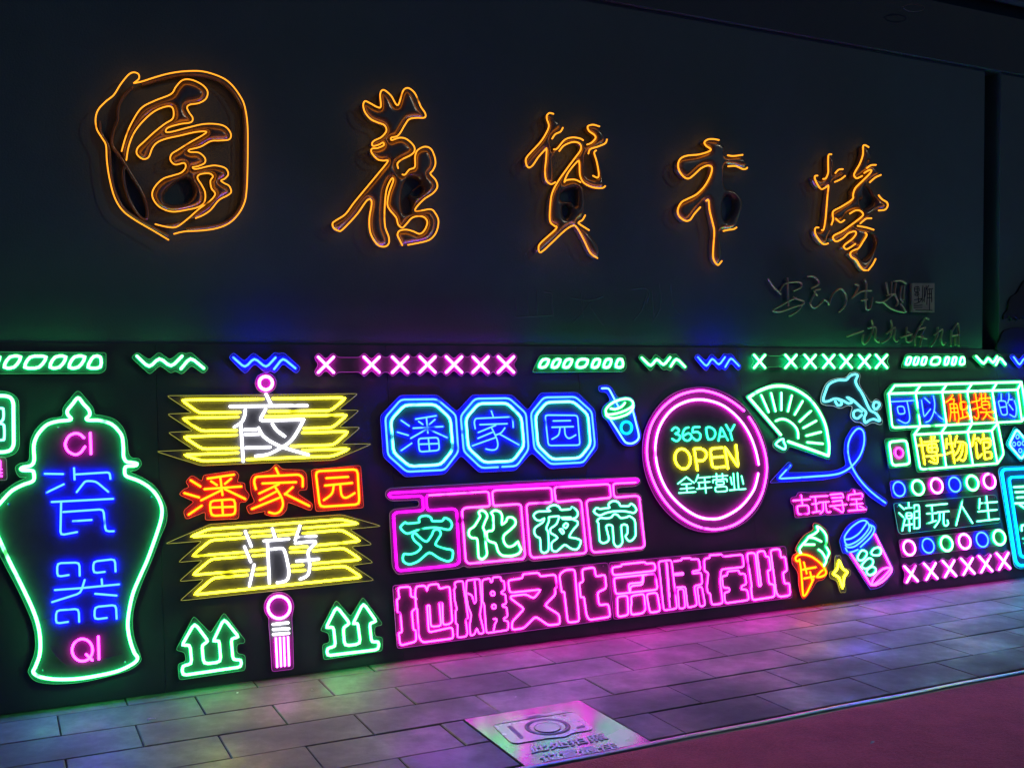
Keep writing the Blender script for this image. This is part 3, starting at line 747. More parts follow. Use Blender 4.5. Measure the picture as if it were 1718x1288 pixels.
s.tube('P3', "c 65,215 225,195 230,165 620,125 650,155 790,140 805,270 80,350;c 95,395 800,320 840,590 130,670;580,350 585,470 345,490 365,650;600,350 590,510 380,530 375,640;c 155,710 330,690 345,1020 165,1055;c 385,700 610,660 635,930 590,990 390,1020 385,880 400,820;c 650,665 830,640 885,955 710,985", 'hot', 3.0, 'neon_character')
s.tube('P3', "c 855,115 1075,90 1170,910 945,945;985,130 1000,300 1030,700 1050,890;1000,150 1045,710;1120,110 1245,95 1250,65 1395,55 1410,80 1540,70 1570,260 1435,280 1440,320 1580,300 1600,500 1460,530 1510,860 1350,900 1310,540 1170,555;1125,325 1275,305 1275,340 1130,345;c 1180,580 1280,575 1310,900 1205,920;c 1510,550 1590,540 1650,860 1555,880", 'pink', 2.7, 'neon_character')
s.tube('P4', "c 10,290 115,270 110,225 335,210 355,250 705,210 730,435 320,480 300,700 350,1090 150,1120 120,910 80,900 60,800 90,540 20,510;c 330,600 430,590 430,515 640,495 650,565 750,550 775,750 690,775 680,840 790,840 820,1030 395,1090 370,900 470,875 465,810 355,815", 'pink', 2.8, 'neon_character')
s.tube('P4', "c 780,190 930,180 1000,780 1040,770 960,165 1100,140 1120,250 1180,250 1215,490 1155,500 1185,745 1265,745 1285,970 880,1035 855,810 870,790;c 1205,130 1375,110 1395,270 1470,250 1505,505 1430,535 1460,740 1545,725 1565,945 1365,975 1310,900", 'hot', 3.0, 'neon_character')

# --- round sign 
s = Sign('round_sign', 'pink double ring neon sign reading 365 DAY OPEN in green and yellow', (1185, 770))
s.outline('C1', "s 535,90 700,125 850,220 960,360 1030,520 1058,700 1045,850 970,1030 840,1150 660,1205 480,1190 320,1100 190,950 110,770 82,580 110,400 210,230 350,125", 'pink')
s.tube('C1', "s 905,320 960,410 1005,520 1035,640 1038,760 1000,920 920,1050 800,1145 650,1185 500,1160 360,1080 240,950 160,800 120,650 118,520 150,380 230,255 340,165 450,125 560,117 680,150 780,205 865,270", 'candy', 4.2, 'neon_ring')
s.tube('C1', "s 975,755 940,880 850,1000 740,1075 640,1105 520,1090 400,1020 290,910 220,780 185,640 185,500 225,370 310,260 420,200 530,185 640,205 740,255 840,350 910,460 955,580 978,685", 'rose', 4.4, 'neon_ring')
s.tube('C2', "s 220,255 265,215 310,240 310,275 270,300 320,320 330,360 285,400 225,370;s 445,215 395,235 365,310 380,370 430,395 475,365 480,320 440,295 375,330;595,210 500,210 500,285;s 500,285 560,275 605,310 595,370 550,390 500,350|c 680,215 740,210 800,250 810,310 780,370 710,385 690,300;850,395 885,205 975,390;865,340 940,335;950,180 1010,285 1065,180;1010,285 1035,385", 'teal', 3.2, 'neon_word')
s.tube('C2', "520,505 565,790;s 525,505 600,500 670,535 685,600 640,660 555,665;900,490 735,500 765,760 940,745;750,620 910,612;975,770 930,470 1115,755 1085,455", 'yellow', 3.8, 'neon_word', extra=ell('C2', 365, 640, 104, 135, lean=0.1))
s.tube('C2', "415,885 300,975;415,885 520,965;350,985 480,975;335,1045 515,1030;315,1100 540,1085;415,985 425,1090|575,855 540,945;580,895 740,885;575,960 730,950;585,960 590,1035;555,1045 755,1025;660,895 680,1100|765,880 970,865;820,840 825,905;900,840 905,900;775,960 770,925 960,910 965,945;c 815,945 920,938 925,985 820,990;c 800,1020 960,1010 970,1075 810,1085;865,990 868,1015|1050,835 1065,1050;1105,830 1120,1045;1010,885 1030,985;1160,870 1185,980;1000,1062 1215,1045", 'mint', 2.2, 'neon_character')

# --- fan, dolphin, looping arrow
s = Sign('fan_sign', 'green neon folding fan right of the round sign', (1330, 710))
s.outline('F1', "48,222 160,160 300,110 430,118 560,180 660,290 730,430 760,570 755,750 420,635 400,670 370,690 330,680 280,640 280,600 340,560", 'green')
s.tube('F1', "345,540 80,230;s 80,230 160,180 250,145 340,135 430,150 520,195 600,260 670,360 715,460 735,560 745,640 740,715;740,715 410,597", 'green', 4.6, 'neon_outline')
s.tube('F1', "183,212 245,352;265,195 302,345;350,192 350,335;437,215 405,345;527,262 462,372;597,342 503,430;640,425 535,483;680,517 560,548;695,615 568,603", 'green', 3.6, 'neon_rib', each=1)
s.tube('F1', "s 305,425 350,410 400,420 455,460 485,510 490,568", 'green', 3.6, 'neon_arc')
s.tube('F1', "cs 365,575 330,590 305,620 340,645 375,660 385,635 370,600", 'mint', 3.4, 'neon_rivet')
s = Sign('dolphin_sign', 'pale blue neon dolphin leaping above the looping arrow', (1430, 668))
s.outline('F1', "s 680,270 690,190 730,110 800,75 885,65 920,30 970,22 1005,45 1000,120 1060,220 1100,270 1140,245 1185,280 1180,320 1150,350 1190,420 1175,455 1110,440 1050,465 1010,440 960,430 925,385 940,310 900,300 840,320 780,300 720,295", 'pale')
s.tube('F1', "cs 700,255 720,180 750,120 820,88 890,85 920,55 960,38 985,50 970,90 980,130 1030,210 1070,300 1095,340 1140,365 1170,415 1160,425 1120,410 1085,420 1050,440 1040,400 1055,355 1010,310 950,255 900,230 940,265 910,280 860,255 800,240 740,262;s 800,262 820,295 850,290 850,265 830,250;s 1130,330 1115,300 1130,270 1160,275 1165,300 1140,330;s 1020,350 990,335 955,350 955,390 985,405 1020,375", 'pale', 3.6, 'neon_outline')
s = Sign('arrow_sign', 'blue neon arrow with a loop in its tail under the dolphin', (1390, 790))
s.outline('F1', "250,940 415,760 450,795 395,855 560,853 760,845 830,828 890,795 870,690 880,580 940,480 1000,465 1050,500 1060,600 1020,740 955,815 1000,890 1100,990 1240,1090 1215,1140 1080,1050 970,920 920,840 830,890 700,915", 'blue')
s.tube('F1', "425,795 325,905 480,897;s 480,897 640,885 760,875 850,855 930,805 1000,720 1035,620 1035,530 1010,492 975,495 930,550 905,620 905,700 930,790 985,890 1060,980 1140,1050 1215,1105", 'blue', 3.2)
s = Sign('character_sign', 'small pink neon plate of four characters above the ice cream and coffee cup', (1392, 845))
s.outline('G', "75,300 90,420 140,450 165,690 200,715 740,660 790,640 850,665 1650,600 1665,490 1610,460 1600,180 1440,130 1330,110 1290,180 880,180 500,200 340,190 230,190 200,280", 'pink')
s.tube('G', "130,362 480,335;295,250 320,450;c 205,470 440,455 465,630 230,645|490,285 840,262;520,432 640,420;535,605 680,575;580,290 615,590;660,400 870,382;s 745,400 745,560 690,620;s 795,400 815,560 850,600 900,590|895,240 1150,215 1160,300 ;930,305 1130,295;945,380 1130,355;s 1130,355 1160,520 1155,590 1120,590 1060,540;890,475 1235,440;975,505 1060,550|1385,155 1405,220;1265,345 1260,245 1550,210 1555,280;1330,335 1545,322;1315,440 1560,420;1275,570 1630,540;1425,330 1450,550;1500,475 1580,510", 'hot', 2.35, 'neon_character')

s.studs('G', "160,660 1640,500")
# --- ice cream, star, coffee
s = Sign('ice_cream_sign', 'neon ice cream with a green swirl in an orange red cone', (1358, 940))
s.outline('I1', "s 165,715 150,680 190,600 250,530 330,480 330,430 360,410 420,440 480,500 495,600 515,700 510,790 475,860 475,930 440,990 370,1015 310,1110 250,1185 215,1170 185,1050 175,920 120,830 120,750", 'red')
s.tube('I1', "s 205,720 190,680 215,640 260,590 290,550 340,525 380,490 370,450 385,450 430,485 465,540 470,610 460,640 480,680 495,720 470,780 460,820 435,860;s 285,560 340,565 415,600;s 240,632 345,632;s 390,685 430,720 465,790", 'green', 3.6, 'neon_swirl')
s.tube('I1', "s 185,800 160,800 150,770 180,740 240,735 320,760 400,820 455,890 460,935 420,960 370,965 400,920 430,895;s 190,785 205,880 215,1000 225,1130 235,1158 260,1140 300,1060 335,985;235,815 265,930;225,890 360,865;300,915 320,1000;240,980 345,960", 'fire', 3.6, 'neon_cone')
s = Sign('star_sign', 'small yellow neon sparkle star between the ice cream and the coffee cup', (1410, 962))
s.outline('I1', "s 585,748 615,755 645,860 710,895 715,945 665,985 670,1110 640,1122 610,1115 575,1010 510,975 505,915 550,890 560,760", 'yellow')
s.tube('I1', "c 598,785 635,885 695,915 650,955 635,1090 600,965 530,935 580,890", 'yellow', 3.6)
s = Sign('coffee_sign', 'tilted neon coffee cup with a blue lid, pink sides and green beans', (1455, 930))
s.outline('I1', "s 610,580 680,450 780,380 870,360 950,390 990,450 990,520 1160,870 1130,960 1040,1060 940,1090 900,1060 700,750 640,720 615,640", 'blue')
s.tube('I1', "cs 655,580 660,540 720,460 800,400 860,385 895,410 905,460 850,540 780,600 700,635 665,620;s 660,580 720,570 800,520 870,430 880,400;s 665,640 690,660 760,650 860,570 930,480 920,430;s 665,670 690,710 740,705 790,685;s 915,430 955,450 960,490 920,560 820,655", 'blue', 3.0, 'neon_lid')
s.tube('I1', "720,730 925,1045;s 925,1045 980,1045 1060,1000 1130,920 1140,880;1140,880 970,530;cs 935,1035 960,970 1040,890 1110,870 1120,890 1050,970 960,1040", 'candy', 3.4, 'neon_body')
s.tube('I1', "cs 800,735 830,695 870,700 885,730 850,785 810,795 790,770;cs 835,840 900,775 945,790 940,840 880,880 845,870;cs 885,900 935,860 975,880 965,920 920,945 890,930;cs 935,700 965,670 1010,665 1030,700 1010,740 950,740 930,720", 'mint', 3.2, 'neon_bean', each=1)

# --- box characters on the right
s = Sign('box_sign', 'green neon drawing of stacked boxes with a character on each face', (1600, 700))
s.outline('B0', "185,88 1700,48 1790,480 1720,560 1435,575 1500,915 1420,1045 475,1125 400,670 430,625 160,645 90,200", 'green')
s.tube('B0', "215,115 1682,74;145,210 1640,165;145,210 185,605 1690,530;455,195 510,585;765,190 815,570;1055,180 1110,555;1345,170 1400,545;1640,165 1690,530;145,210 215,115;455,195 515,110;760,190 815,105;1055,180 1110,95;1350,170 1400,85;1640,165 1685,75;1685,75 1745,455 1690,530;440,685 1340,640;440,685 510,590;755,665 815,575;1060,650 1110,560;1340,640 1410,555;440,685 510,1090 1410,1018;755,665 810,1050;1060,650 1120,1030;1340,640 1405,1015;1410,555 1480,915 1410,1015", 'green', 3.3, 'neon_boxes')
s.tube('B1', "330,435 800,410;s 660,420 690,560 720,760 700,860 620,895 475,825;c 445,540 590,530 625,690 480,705", 'blue', 2.35, 'neon_character')
s.tube('B1', "975,405 1030,770 1170,595;1045,355 1155,460;s 1230,315 1260,480 1240,660 1160,830 1075,875;s 1250,640 1350,750 1460,830", 'blue', 2.35, 'neon_character')
s.tube('B2', "s 225,285 170,370 85,430;160,370 260,365 245,430;165,470 190,640 165,815;165,470 310,460 360,760 340,850;175,560 330,550;190,640 330,640;245,470 275,800;c 370,430 500,420 520,570 390,600;380,270 440,740;385,770 550,720;510,640 580,770", 'red', 2.35, 'neon_character')
s.tube('B2', "700,260 770,720 740,790 680,735;630,430 790,390;655,580 810,530;790,355 1000,345;820,255 830,400;905,250 905,390;c 820,420 980,410 1000,560 845,575;840,490 985,480;805,640 1090,635;s 930,580 920,700 860,780;s 940,660 1010,740 1090,790", 'red', 2.35, 'neon_character')
s.tube('B2', "1235,255 1240,390;c 1170,400 1335,405 1370,690 1250,700;1215,540 1340,525;s 1395,250 1400,340 1375,450;1400,375 1470,375;s 1510,400 1550,540 1545,700 1510,735 1425,690;1405,485 1485,590", 'blue', 2.35, 'neon_character')
s.tube('B3', "250,150 320,590;205,275 345,265;310,215 545,195;430,125 440,390;485,120 470,180;c 365,250 510,240 540,380 375,390;370,315 525,305;340,460 615,435;s 510,395 535,520 510,575 400,540;430,470 485,520", 'yellow', 2.35, 'neon_character')
s.tube('B3', "690,160 680,325;690,245 800,240;745,100 825,570;690,415 810,370;s 865,115 830,230 830,290;s 870,210 980,220 1025,290 1010,470 970,530 925,510;s 930,240 880,370 820,440;s 965,260 940,420 870,520", 'yellow', 2.35, 'neon_character')
s.tube('B3', "1165,90 1120,280;1150,165 1240,150 1230,190;1185,220 1215,500 1285,420;1310,80 1320,140;1260,230 1265,175 1420,150 1440,260;1310,220 1340,500;1310,220 1420,215 1420,310 1325,325;1330,390 1440,375 1460,485 1340,500", 'yellow', 2.35, 'neon_character')
s = Sign('tile_sign', 'small green neon square with a pink ring inside, left of the yellow characters', (1508, 762))
s.outline('B0', "95,735 365,720 415,1055 150,1078", 'green')
s.tube('B0', "c 145,770 350,750 390,1025 185,1045", 'green', 3.8, 'neon_frame')
s.tube('B0', '', 'pink', 2.8, 'neon_ring', extra=ell('B0', 265, 895, 46, 56, lean=0.1))
s = Sign('dice_sign', 'blue neon diamond shaped die with small rings at the right edge', (1705, 745))
s.outline('B0', "1610,585 1820,800 1690,1008 1500,800", 'cyan')
s.tube('B0', "c 1630,620 1775,800 1690,975 1540,800", 'ice', 3.6, 'neon_frame')
s.tube('B0', '', 'blue', 2.2, 'neon_dot', extra=ell('B0', 1640, 710, 18, 23) + ell('B0', 1600, 795, 18, 23) + ell('B0', 1658, 790, 18, 23) + ell('B0', 1712, 785, 18, 23) + ell('B0', 1672, 870, 18, 23), each=1)
def orow(label, ol, cs):
    s = Sign('ring_row_sign', label, R['Q'][:2], 'rows of neon rings')
    s.outline('Q', ol, 'purple')
    for cx, cy, c in cs:
        s.tube('Q', '', c, 2.9 if c == 'blue' else 3.8, 'neon_ring', extra=ell('Q', cx, cy, 55, 68, lean=0.12))
orow('row of neon rings starting with a blue one, above the thin green characters', "70,205 1045,120 1075,265 95,368",
     [(157, 280, 'blue'), (335, 267, 'green'), (510, 250, 'rose'), (680, 238, 'blue'), (845, 223, 'green'), (1005, 207, 'rose')])
orow('row of neon rings starting with a pink one, above the pink crosses', "155,755 1140,650 1165,800 185,925",
     [(252, 832, 'rose'), (430, 812, 'blue'), (603, 792, 'green'), (772, 772, 'rose'), (938, 755, 'blue'), (1098, 735, 'green')])
s = Sign('character_sign', 'clear green panel of four thin neon characters between the two rows of rings', (1592, 862))
s.outline('Q2', "80,225 110,205 1500,85 1560,95 1620,470 1590,490 190,650 150,620", 'teal')
s.tube('Q2', "165,230 230,290;160,345 220,405;205,600 240,430;295,195 300,260;250,275 345,270;c 255,345 340,335 345,425 265,430;260,385 340,380;250,520 350,505;300,430 310,605;375,235 375,570;375,235 445,225 455,560 400,565;380,325 450,315;380,420 450,410|555,240 850,212;560,355 700,345;560,500 690,455;630,240 640,470;710,335 875,320;s 740,350 735,450 670,550;s 800,340 800,490 830,530 865,500 855,450|1075,150 980,520;1065,250 1215,490|1320,140 1310,280;1320,205 1570,185;1300,325 1565,298;1285,465 1595,430;1415,105 1455,450", 'mint', 2.5, 'neon_character')
s.studs('Q2', "128,258 1525,125 1585,455 190,620")
bm = bmesh.new()
(st,) = parse('Q2', "c 885,290 1005,285 965,410 905,425")
p, _ = path2d(st, BOARD, PL1 + 0.002, 0.1); slab(bm, p, BOARD, PL1 + 0.0012, PL1 + 0.0028)
tag(link('tape_scrap', bm, M_PAPER), 'torn scrap of beige tape stuck on the green character panel', 'tape')
st, ol = [], []
CS = [(270, 1075), (455, 1050), (630, 1025), (803, 1003), (970, 980), (1137, 955)]
top, bot = [], []
for cx, cy in CS:
    st += parse('Q', f"{cx-62},{cy-68} {cx+62},{cy+68};{cx+45},{cy-74} {cx-40},{cy+78}")
    top += [(cx - 88, cy - 72), (cx - 58, cy - 102), (cx - 8, cy - 62), (cx + 38, cy - 108), (cx + 76, cy - 80)]
    bot += [(cx - 72, cy + 84), (cx - 34, cy + 110), (cx + 14, cy + 58), (cx + 58, cy + 98), (cx + 84, cy + 70)]
s = Sign('neon_sign', 'pink row of six neon crosses at the bottom right', (1600, 955), 'rows of neon crosses')
s.plate([(to_src('Q', [(CS[0][0] - 52, CS[0][1])] + top + [(CS[-1][0] + 60, CS[-1][1])] + bot[::-1]), False, True)], 'pink')
s.tube('Q', '', 'rose', 4.2, 'neon_cross', extra=st, each=2)
s = Sign('frame_sign', 'tall sign with a double blue frame and green characters cut off by the right edge', (1715, 870))
s.outline('Q', "1900,35 1120,70 1090,100 1240,1000 1280,1030 2020,965 2040,930 1930,60", 'cyan')
s.tube('Q', "c 1890,62 1150,95 1125,120 1255,960 1290,1000 2000,940 2010,915 1905,75", 'cyan', 4.0, 'neon_frame')
s.tube('Q', "c 1840,140 1210,170 1195,195 1300,900 1330,920 1930,865 1940,845 1850,150", 'cyan', 3.6, 'neon_frame')
s.tube('Q', "1240,262 1560,246 1590,340 1270,360;1255,310 1560,296;1250,415 1680,395;1295,430 1345,462;1560,380 1590,520 1540,545 1490,520|1310,670 1305,620 1720,595 1730,640;1520,570 1530,600", 'mint', 3.4, 'neon_character')
s.tube('Q', "1325,745 1760,715;1340,790 1700,765", 'teal', 2.6, 'neon_bar', each=1)

# ------------------------------------------------------------------ bronze characters on the wall
def relief_mesh(polys, frame, w0, depth, bev, org):
    """polys: list of closed outlines (first solid, later ones cut holes) -> pillow edged solid"""
    cu = bpy.data.curves.new('tmp', 'CURVE')
    cu.dimensions = '2D'; cu.fill_mode = 'BOTH'
    cu.extrude = max(0.0005, depth / 2 - bev); cu.bevel_depth = bev; cu.bevel_resolution = 3; cu.offset = -bev
    for p in polys:
        sp = cu.splines.new('POLY'); sp.points.add(len(p) - 1)
        for i, v in enumerate(p): sp.points[i].co = (v.x, v.y, 0, 1)
        sp.use_cyclic_u = True
    o = bpy.data.objects.new('tmp', cu); col.objects.link(o)
    dg = bpy.context.evaluated_depsgraph_get(); dg.update()
    me = bpy.data.meshes.new_from_object(o.evaluated_get(dg))
    bm = bmesh.new(); bm.from_mesh(me)
    bpy.data.objects.remove(o); bpy.data.curves.remove(cu); bpy.data.meshes.remove(me)
    for v in bm.verts: v.co = frame.w(v.co.x, v.co.y, w0 + depth / 2 + v.co.z) - org
    for f in bm.faces: f.smooth = len(f.verts) == 4
    return bm

def pillow(solids, holes, frame, w0, H, Rr, org, step=0.005):
    """closed outlines -> smoothly swollen solid standing on the wall"""
    S = [np.array([(v.x, v.y) for v in p]) for p in solids]
    Hs = [np.array([(v.x, v.y) for v in p]) for p in holes]
    def inside(P, poly):
        r = np.zeros(len(P), bool)
        a, b = poly, np.roll(poly, -1, 0)
        for (x0, y0), (x1, y1) in zip(a, b):
            if y0 == y1: continue
            c = (P[:, 1] < y0) != (P[:, 1] < y1)
            r ^= c & (P[:, 0] < x0 + (P[:, 1] - y0) * (x1 - x0) / (y1 - y0))
        return r
    def ins(P):
        r = np.zeros(len(P), bool)
        for p in S: r |= inside(P, p)
        for p in Hs: r &= ~inside(P, p)
        return r
    A, B = [], []
    for k, p in enumerate(S):
        q = np.roll(p, -1, 0); mid = (p + q) / 2
        keep = np.ones(len(p), bool)
        for m, o in enumerate(S):
            if m != k: keep &= ~inside(mid, o)
        A.append(p[keep]); B.append(q[keep])
    for p in Hs: A.append(p); B.append(np.roll(p, -1, 0))
    A, B = np.concatenate(A), np.concatenate(B)
    allp = np.concatenate(S)
    lo, hi = allp.min(0) - 2 * step, allp.max(0) + 2 * step
    nx, ny = (np.ceil((hi - lo) / step)).astype(int) + 1
    gx, gy = np.meshgrid(lo[0] + step * np.arange(nx), lo[1] + step * np.arange(ny), indexing='ij')
    P = np.stack([gx.ravel(), gy.ravel()], 1)
    I = ins(P).reshape(nx, ny)
    cell = I[:-1, :-1] | I[1:, :-1] | I[:-1, 1:] | I[1:, 1:]
    use = np.zeros((nx, ny), bool)
    for di in (0, 1):
        for dj in (0, 1): use[di:nx - 1 + di, dj:ny - 1 + dj] |= cell
    idx = np.argwhere(use)
    Q = P.reshape(nx, ny, 2)[use]
    D = np.full(len(Q), 9.0); N = Q.copy()
    for a, b in zip(A, B):
        d = b - a; L = max(1e-12, d @ d)
        t = np.clip(((Q - a) @ d) / L, 0, 1)
        c = a + t[:, None] * d
        e = np.hypot(*(Q - c).T)
        m = e < D
        D[m] = e[m]; N[m] = c[m]
    inn = I[use]
    bm = bmesh.new(); vm = {}
    for (i_, j_), q, d, n, f in zip(idx, Q, D, N, inn):
        x = min(1.0, d / Rr)
        h = H * math.sqrt(max(0.0, 1 - (1 - x) ** 2)) if f else 0.0
        if not f: q = n
        vm[i_, j_] = bm.verts.new(frame.w(q[0], q[1], w0 + h) - org)
    for i_, j_ in np.argwhere(cell):
        f = bm.faces.new((vm[i_, j_], vm[i_ + 1, j_], vm[i_ + 1, j_ + 1], vm[i_, j_ + 1])); f.smooth = True
    bmesh.ops.smooth_vert(bm, verts=bm.verts, factor=0.4, use_axis_x=True, use_axis_y=True, use_axis_z=True)
    return bm

WB, WD = 0.012, 0.05
def title(label, at, reg, solids, holes, tubes, strokes='', sw=8, wpx=3.1):
    u, v = WALL.px(*at, 0)
    o = thing('wall_character', WALL.w(u, v, 0), label, 'wall lettering', 'orange lit characters on the wall')
    wf = WB + WD
    tr = lambda t: path2d((parse(reg, t)[0][0], True, True), WALL, wf, 1)[0]
    if solids:
        bm = pillow([tr(t) for t in solids], [tr(t) for t in holes], WALL, WB, WD, 0.046, o.location)
        link('bronze_relief', bm, M_BRONZE, o)
    if strokes:
        bm = bmesh.new()
        for st in parse(reg, strokes):
            r = sw * 0.5 / R[reg][2] * WALL.scale(*st[0][0])
            p, c = path2d(st, WALL, 0.03, 1)
            sweep(bm, p, c, WALL, 0.02, r, 0.02, 10, o.location)
        link('bronze_scroll', bm, M_BRONZE, o)
    bm = bmesh.new()
    for st in parse(reg, tubes):
        r = wpx * 0.37 * WALL.scale(*st[0][0])
        p, c = path2d((st[0], True, st[2]), WALL, wf + 0.002, wpx)
        sweep(bm, p, c, WALL, wf + 0.002, r, r, 12, o.location, 0, 1)
    link('neon_outline', bm, [neon('amber'), neon('amber', True)], o)

IN1 = "258,620 285,525 325,430 390,330 480,280 590,235 625,185 670,140 730,138 800,170 838,215 828,265 780,295 720,305 700,325 715,360 738,395 725,425 650,437 570,462 558,490 600,488 700,462 810,437 900,437 960,455 995,500 985,540 920,548 860,552 790,590 715,610 720,625 780,630 820,665 818,700 770,722 738,728 760,740 850,720 900,717 960,735 978,775 955,805 930,818 950,835 985,855 998,895 970,920 915,950 860,1015 810,1050 758,1072"
IN2 = "290,680 305,590 340,500 400,420 480,350 560,318 600,325 610,370 598,405 550,435 480,490 410,555 365,600 362,640 400,672 440,660 465,600 500,560 560,535 650,515 760,490 830,488 800,515 720,560 640,610 595,640 588,680 620,710 680,700 690,730 660,765 600,785 540,805 490,850 465,900 475,950 520,1000 600,1028 700,1015 780,995 818,960 822,900 800,850 770,800 790,775 850,770 875,790 858,820 865,870 890,910 850,960 780,1010 700,1080 630,1130 570,1132 485,1112"
OUT1 = "s 340,160 375,130 370,98 335,88 300,108 250,170 205,240 150,285 100,340 82,400 90,470 125,530 152,580 158,680 175,800 210,930 265,1020 350,1085 470,1155 575,1218"
OUT2 = "s 612,1178 680,1162 800,1155 900,1140 985,1105 1050,1040 1090,960 1103,870 1108,750 1110,600 1108,440 1090,320 1060,250 1000,170 930,120 810,82 690,80 580,95 480,122 400,148 345,160"
title('round emblem with a brush character inside, orange lit, leftmost on the wall', (290, 400), 'T1',
      [IN1 + " " + " ".join(IN2.split()[::-1])], ["560,900 620,840 700,800 740,840 745,900 700,955 620,970 560,950"],
      OUT1 + ";" + OUT2 + ";s " + IN1 + ";s " + IN2,
      strokes="s 330,190 270,250 235,330 230,410 200,490 195,580 250,660 330,790 400,910 430,1010 425,1075 380,1060 320,970 280,860 270,750 290,720;s 1085,330 1092,480 1090,700 1088,880 1060,1000 980,1090 880,1125 700,1145;s 400,170 500,140 650,108 800,108 920,145 1010,220 1070,320;s 110,420 120,500 170,590 180,700 200,850 260,990 350,1065 480,1140 570,1190", sw=26)
T2A = "580,1210 560,1170 545,1135 560,1105 610,1097 660,1110 705,1127 740,1100 760,1045 740,1010 700,1000 650,1012 610,1055 580,1083 550,1060 535,1010 490,955 472,910 485,830 515,745 505,728 480,770 462,830 452,950 455,1070 482,1150 480,1200 445,1220 395,1200 350,1120 342,1020 358,920 355,885 335,880 310,905 250,990 150,1095 120,1105 85,1085 78,1050 110,1025 170,985 230,905 300,820 400,700 475,605 440,600 400,590 360,545 360,515 400,510 445,490 440,470 410,485 370,495 362,475 380,455 430,430 465,385 450,345 400,325 350,300 310,250 298,200 312,172 350,188 400,215 425,210 420,130 430,97 455,95 500,135 535,195 555,190 580,110 600,82 630,80 670,115 700,180 715,215 745,260 740,290 680,292 630,302 600,340 565,400 540,425 500,435 505,452 560,435 610,445 660,490 668,530 640,560 580,590 545,620 550,655"
T2B = "580,700 600,700 630,665 670,645 672,570 690,525 740,500 785,515 812,570 818,625 800,670 782,695 820,740 832,790 800,835 740,875 690,925 672,955 690,965 780,950 815,975 840,1030 830,1100 800,1150 750,1180 620,1207"
title('tall orange lit brush character with a three pointed crown, second on the wall', (650, 410), 'T2',
      [T2A + " 562,685 " + T2B], ["700,730 640,720 600,800 590,880 600,960 640,970 660,940 650,880 640,850 680,800 720,760", "725,780 665,825 660,840 700,845 735,810"], "s " + T2A + ";s " + T2B)
title('brush character with two splayed legs, orange lit, middle of the five on the wall', (955, 430), 'T3',
      ["265,95 330,110 380,150 388,205 330,255 310,290 320,370 330,450 335,560 330,625 295,640 255,610 250,540 258,450 262,370 200,430 125,512 100,450 150,385 230,290 280,190",
       "318,372 400,298 470,278 545,300 575,335 610,320 640,285 630,260 585,225 580,190 640,180 700,210 730,260 722,320 660,350 590,400 575,470 580,560 650,592 668,560 632,390 660,395 700,500 718,610 712,668 640,672 560,632 520,570 512,470 490,468 400,620 480,605 540,635 565,680 575,800 560,880 510,940 590,995 650,1060 685,1130 680,1190 655,1210 600,1170 550,1070 500,980 465,955 400,1000 310,1085 210,1165 195,1130 230,1080 340,970 300,940 285,880 290,780 310,700 350,620 430,510 520,385 525,340 470,315 400,340 355,390 330,430"],
      ["500,670 420,690 390,730 400,760 470,770 495,800 510,780 510,690", "430,800 405,820 410,880 430,890 455,850 455,815"],
      "315,98 285,92 265,110 265,140 280,190 260,245 215,315 150,385 105,440 105,485 125,512 155,495 200,430 250,375 262,370 258,450 250,540 260,610 295,640 330,625;388,205 370,235 330,255 305,290;318,372 345,365 400,300 460,280 520,288 545,302;360,385 400,340 470,315 520,330 525,375 480,440 420,520 350,620 305,710 290,810 288,920 320,960 340,970 320,1000 220,1090 200,1130 210,1165 240,1150 310,1085 400,1000 465,960 500,980 550,1070 600,1170 655,1210;525,625 480,605 420,608 400,620 430,550 500,465 515,480 520,570 550,630 620,665 690,670 715,655;670,195 620,182 580,195 590,230 630,260 640,285 610,320 575,335;728,295 715,325 660,350 600,370 585,405;645,380 630,400 650,470 665,560 655,590 620,575;560,880 540,915 510,935 520,950 590,995")
title('orange lit brush character with one long downward stroke, fourth on the wall', (1195, 440), 'T4',
      ["495,125 540,150 572,190 575,262 700,258 755,310 740,370 640,350 570,350 560,420 570,530 650,560 715,640 715,720 650,885 535,915 530,1000 540,1100 520,1180 490,1205 450,1150 445,1040 455,920 420,740 405,650 335,710 245,820 190,825 140,750 165,675 300,600 400,480 435,370 400,350 340,375 235,462 160,410 142,340 180,280 320,255 425,210 370,155 400,125"],
      ["600,610 560,640 545,740 560,815 600,800 640,720 640,640"],
      "495,130 450,122 400,125 370,150 385,180 425,210 400,232 320,255 220,265 165,290 142,340 155,400 195,450 235,462 280,430 340,375 400,350 435,370 420,440 370,530 300,600 220,640 170,670 140,730 150,785 200,825 245,820 285,765 335,710;385,655 405,650 415,740 440,840 455,920 448,1040 445,1140 465,1190 490,1208 520,1175;572,262 620,268 700,258;575,357 640,355 700,380 730,378 740,368;535,915 580,905 620,900 648,885")
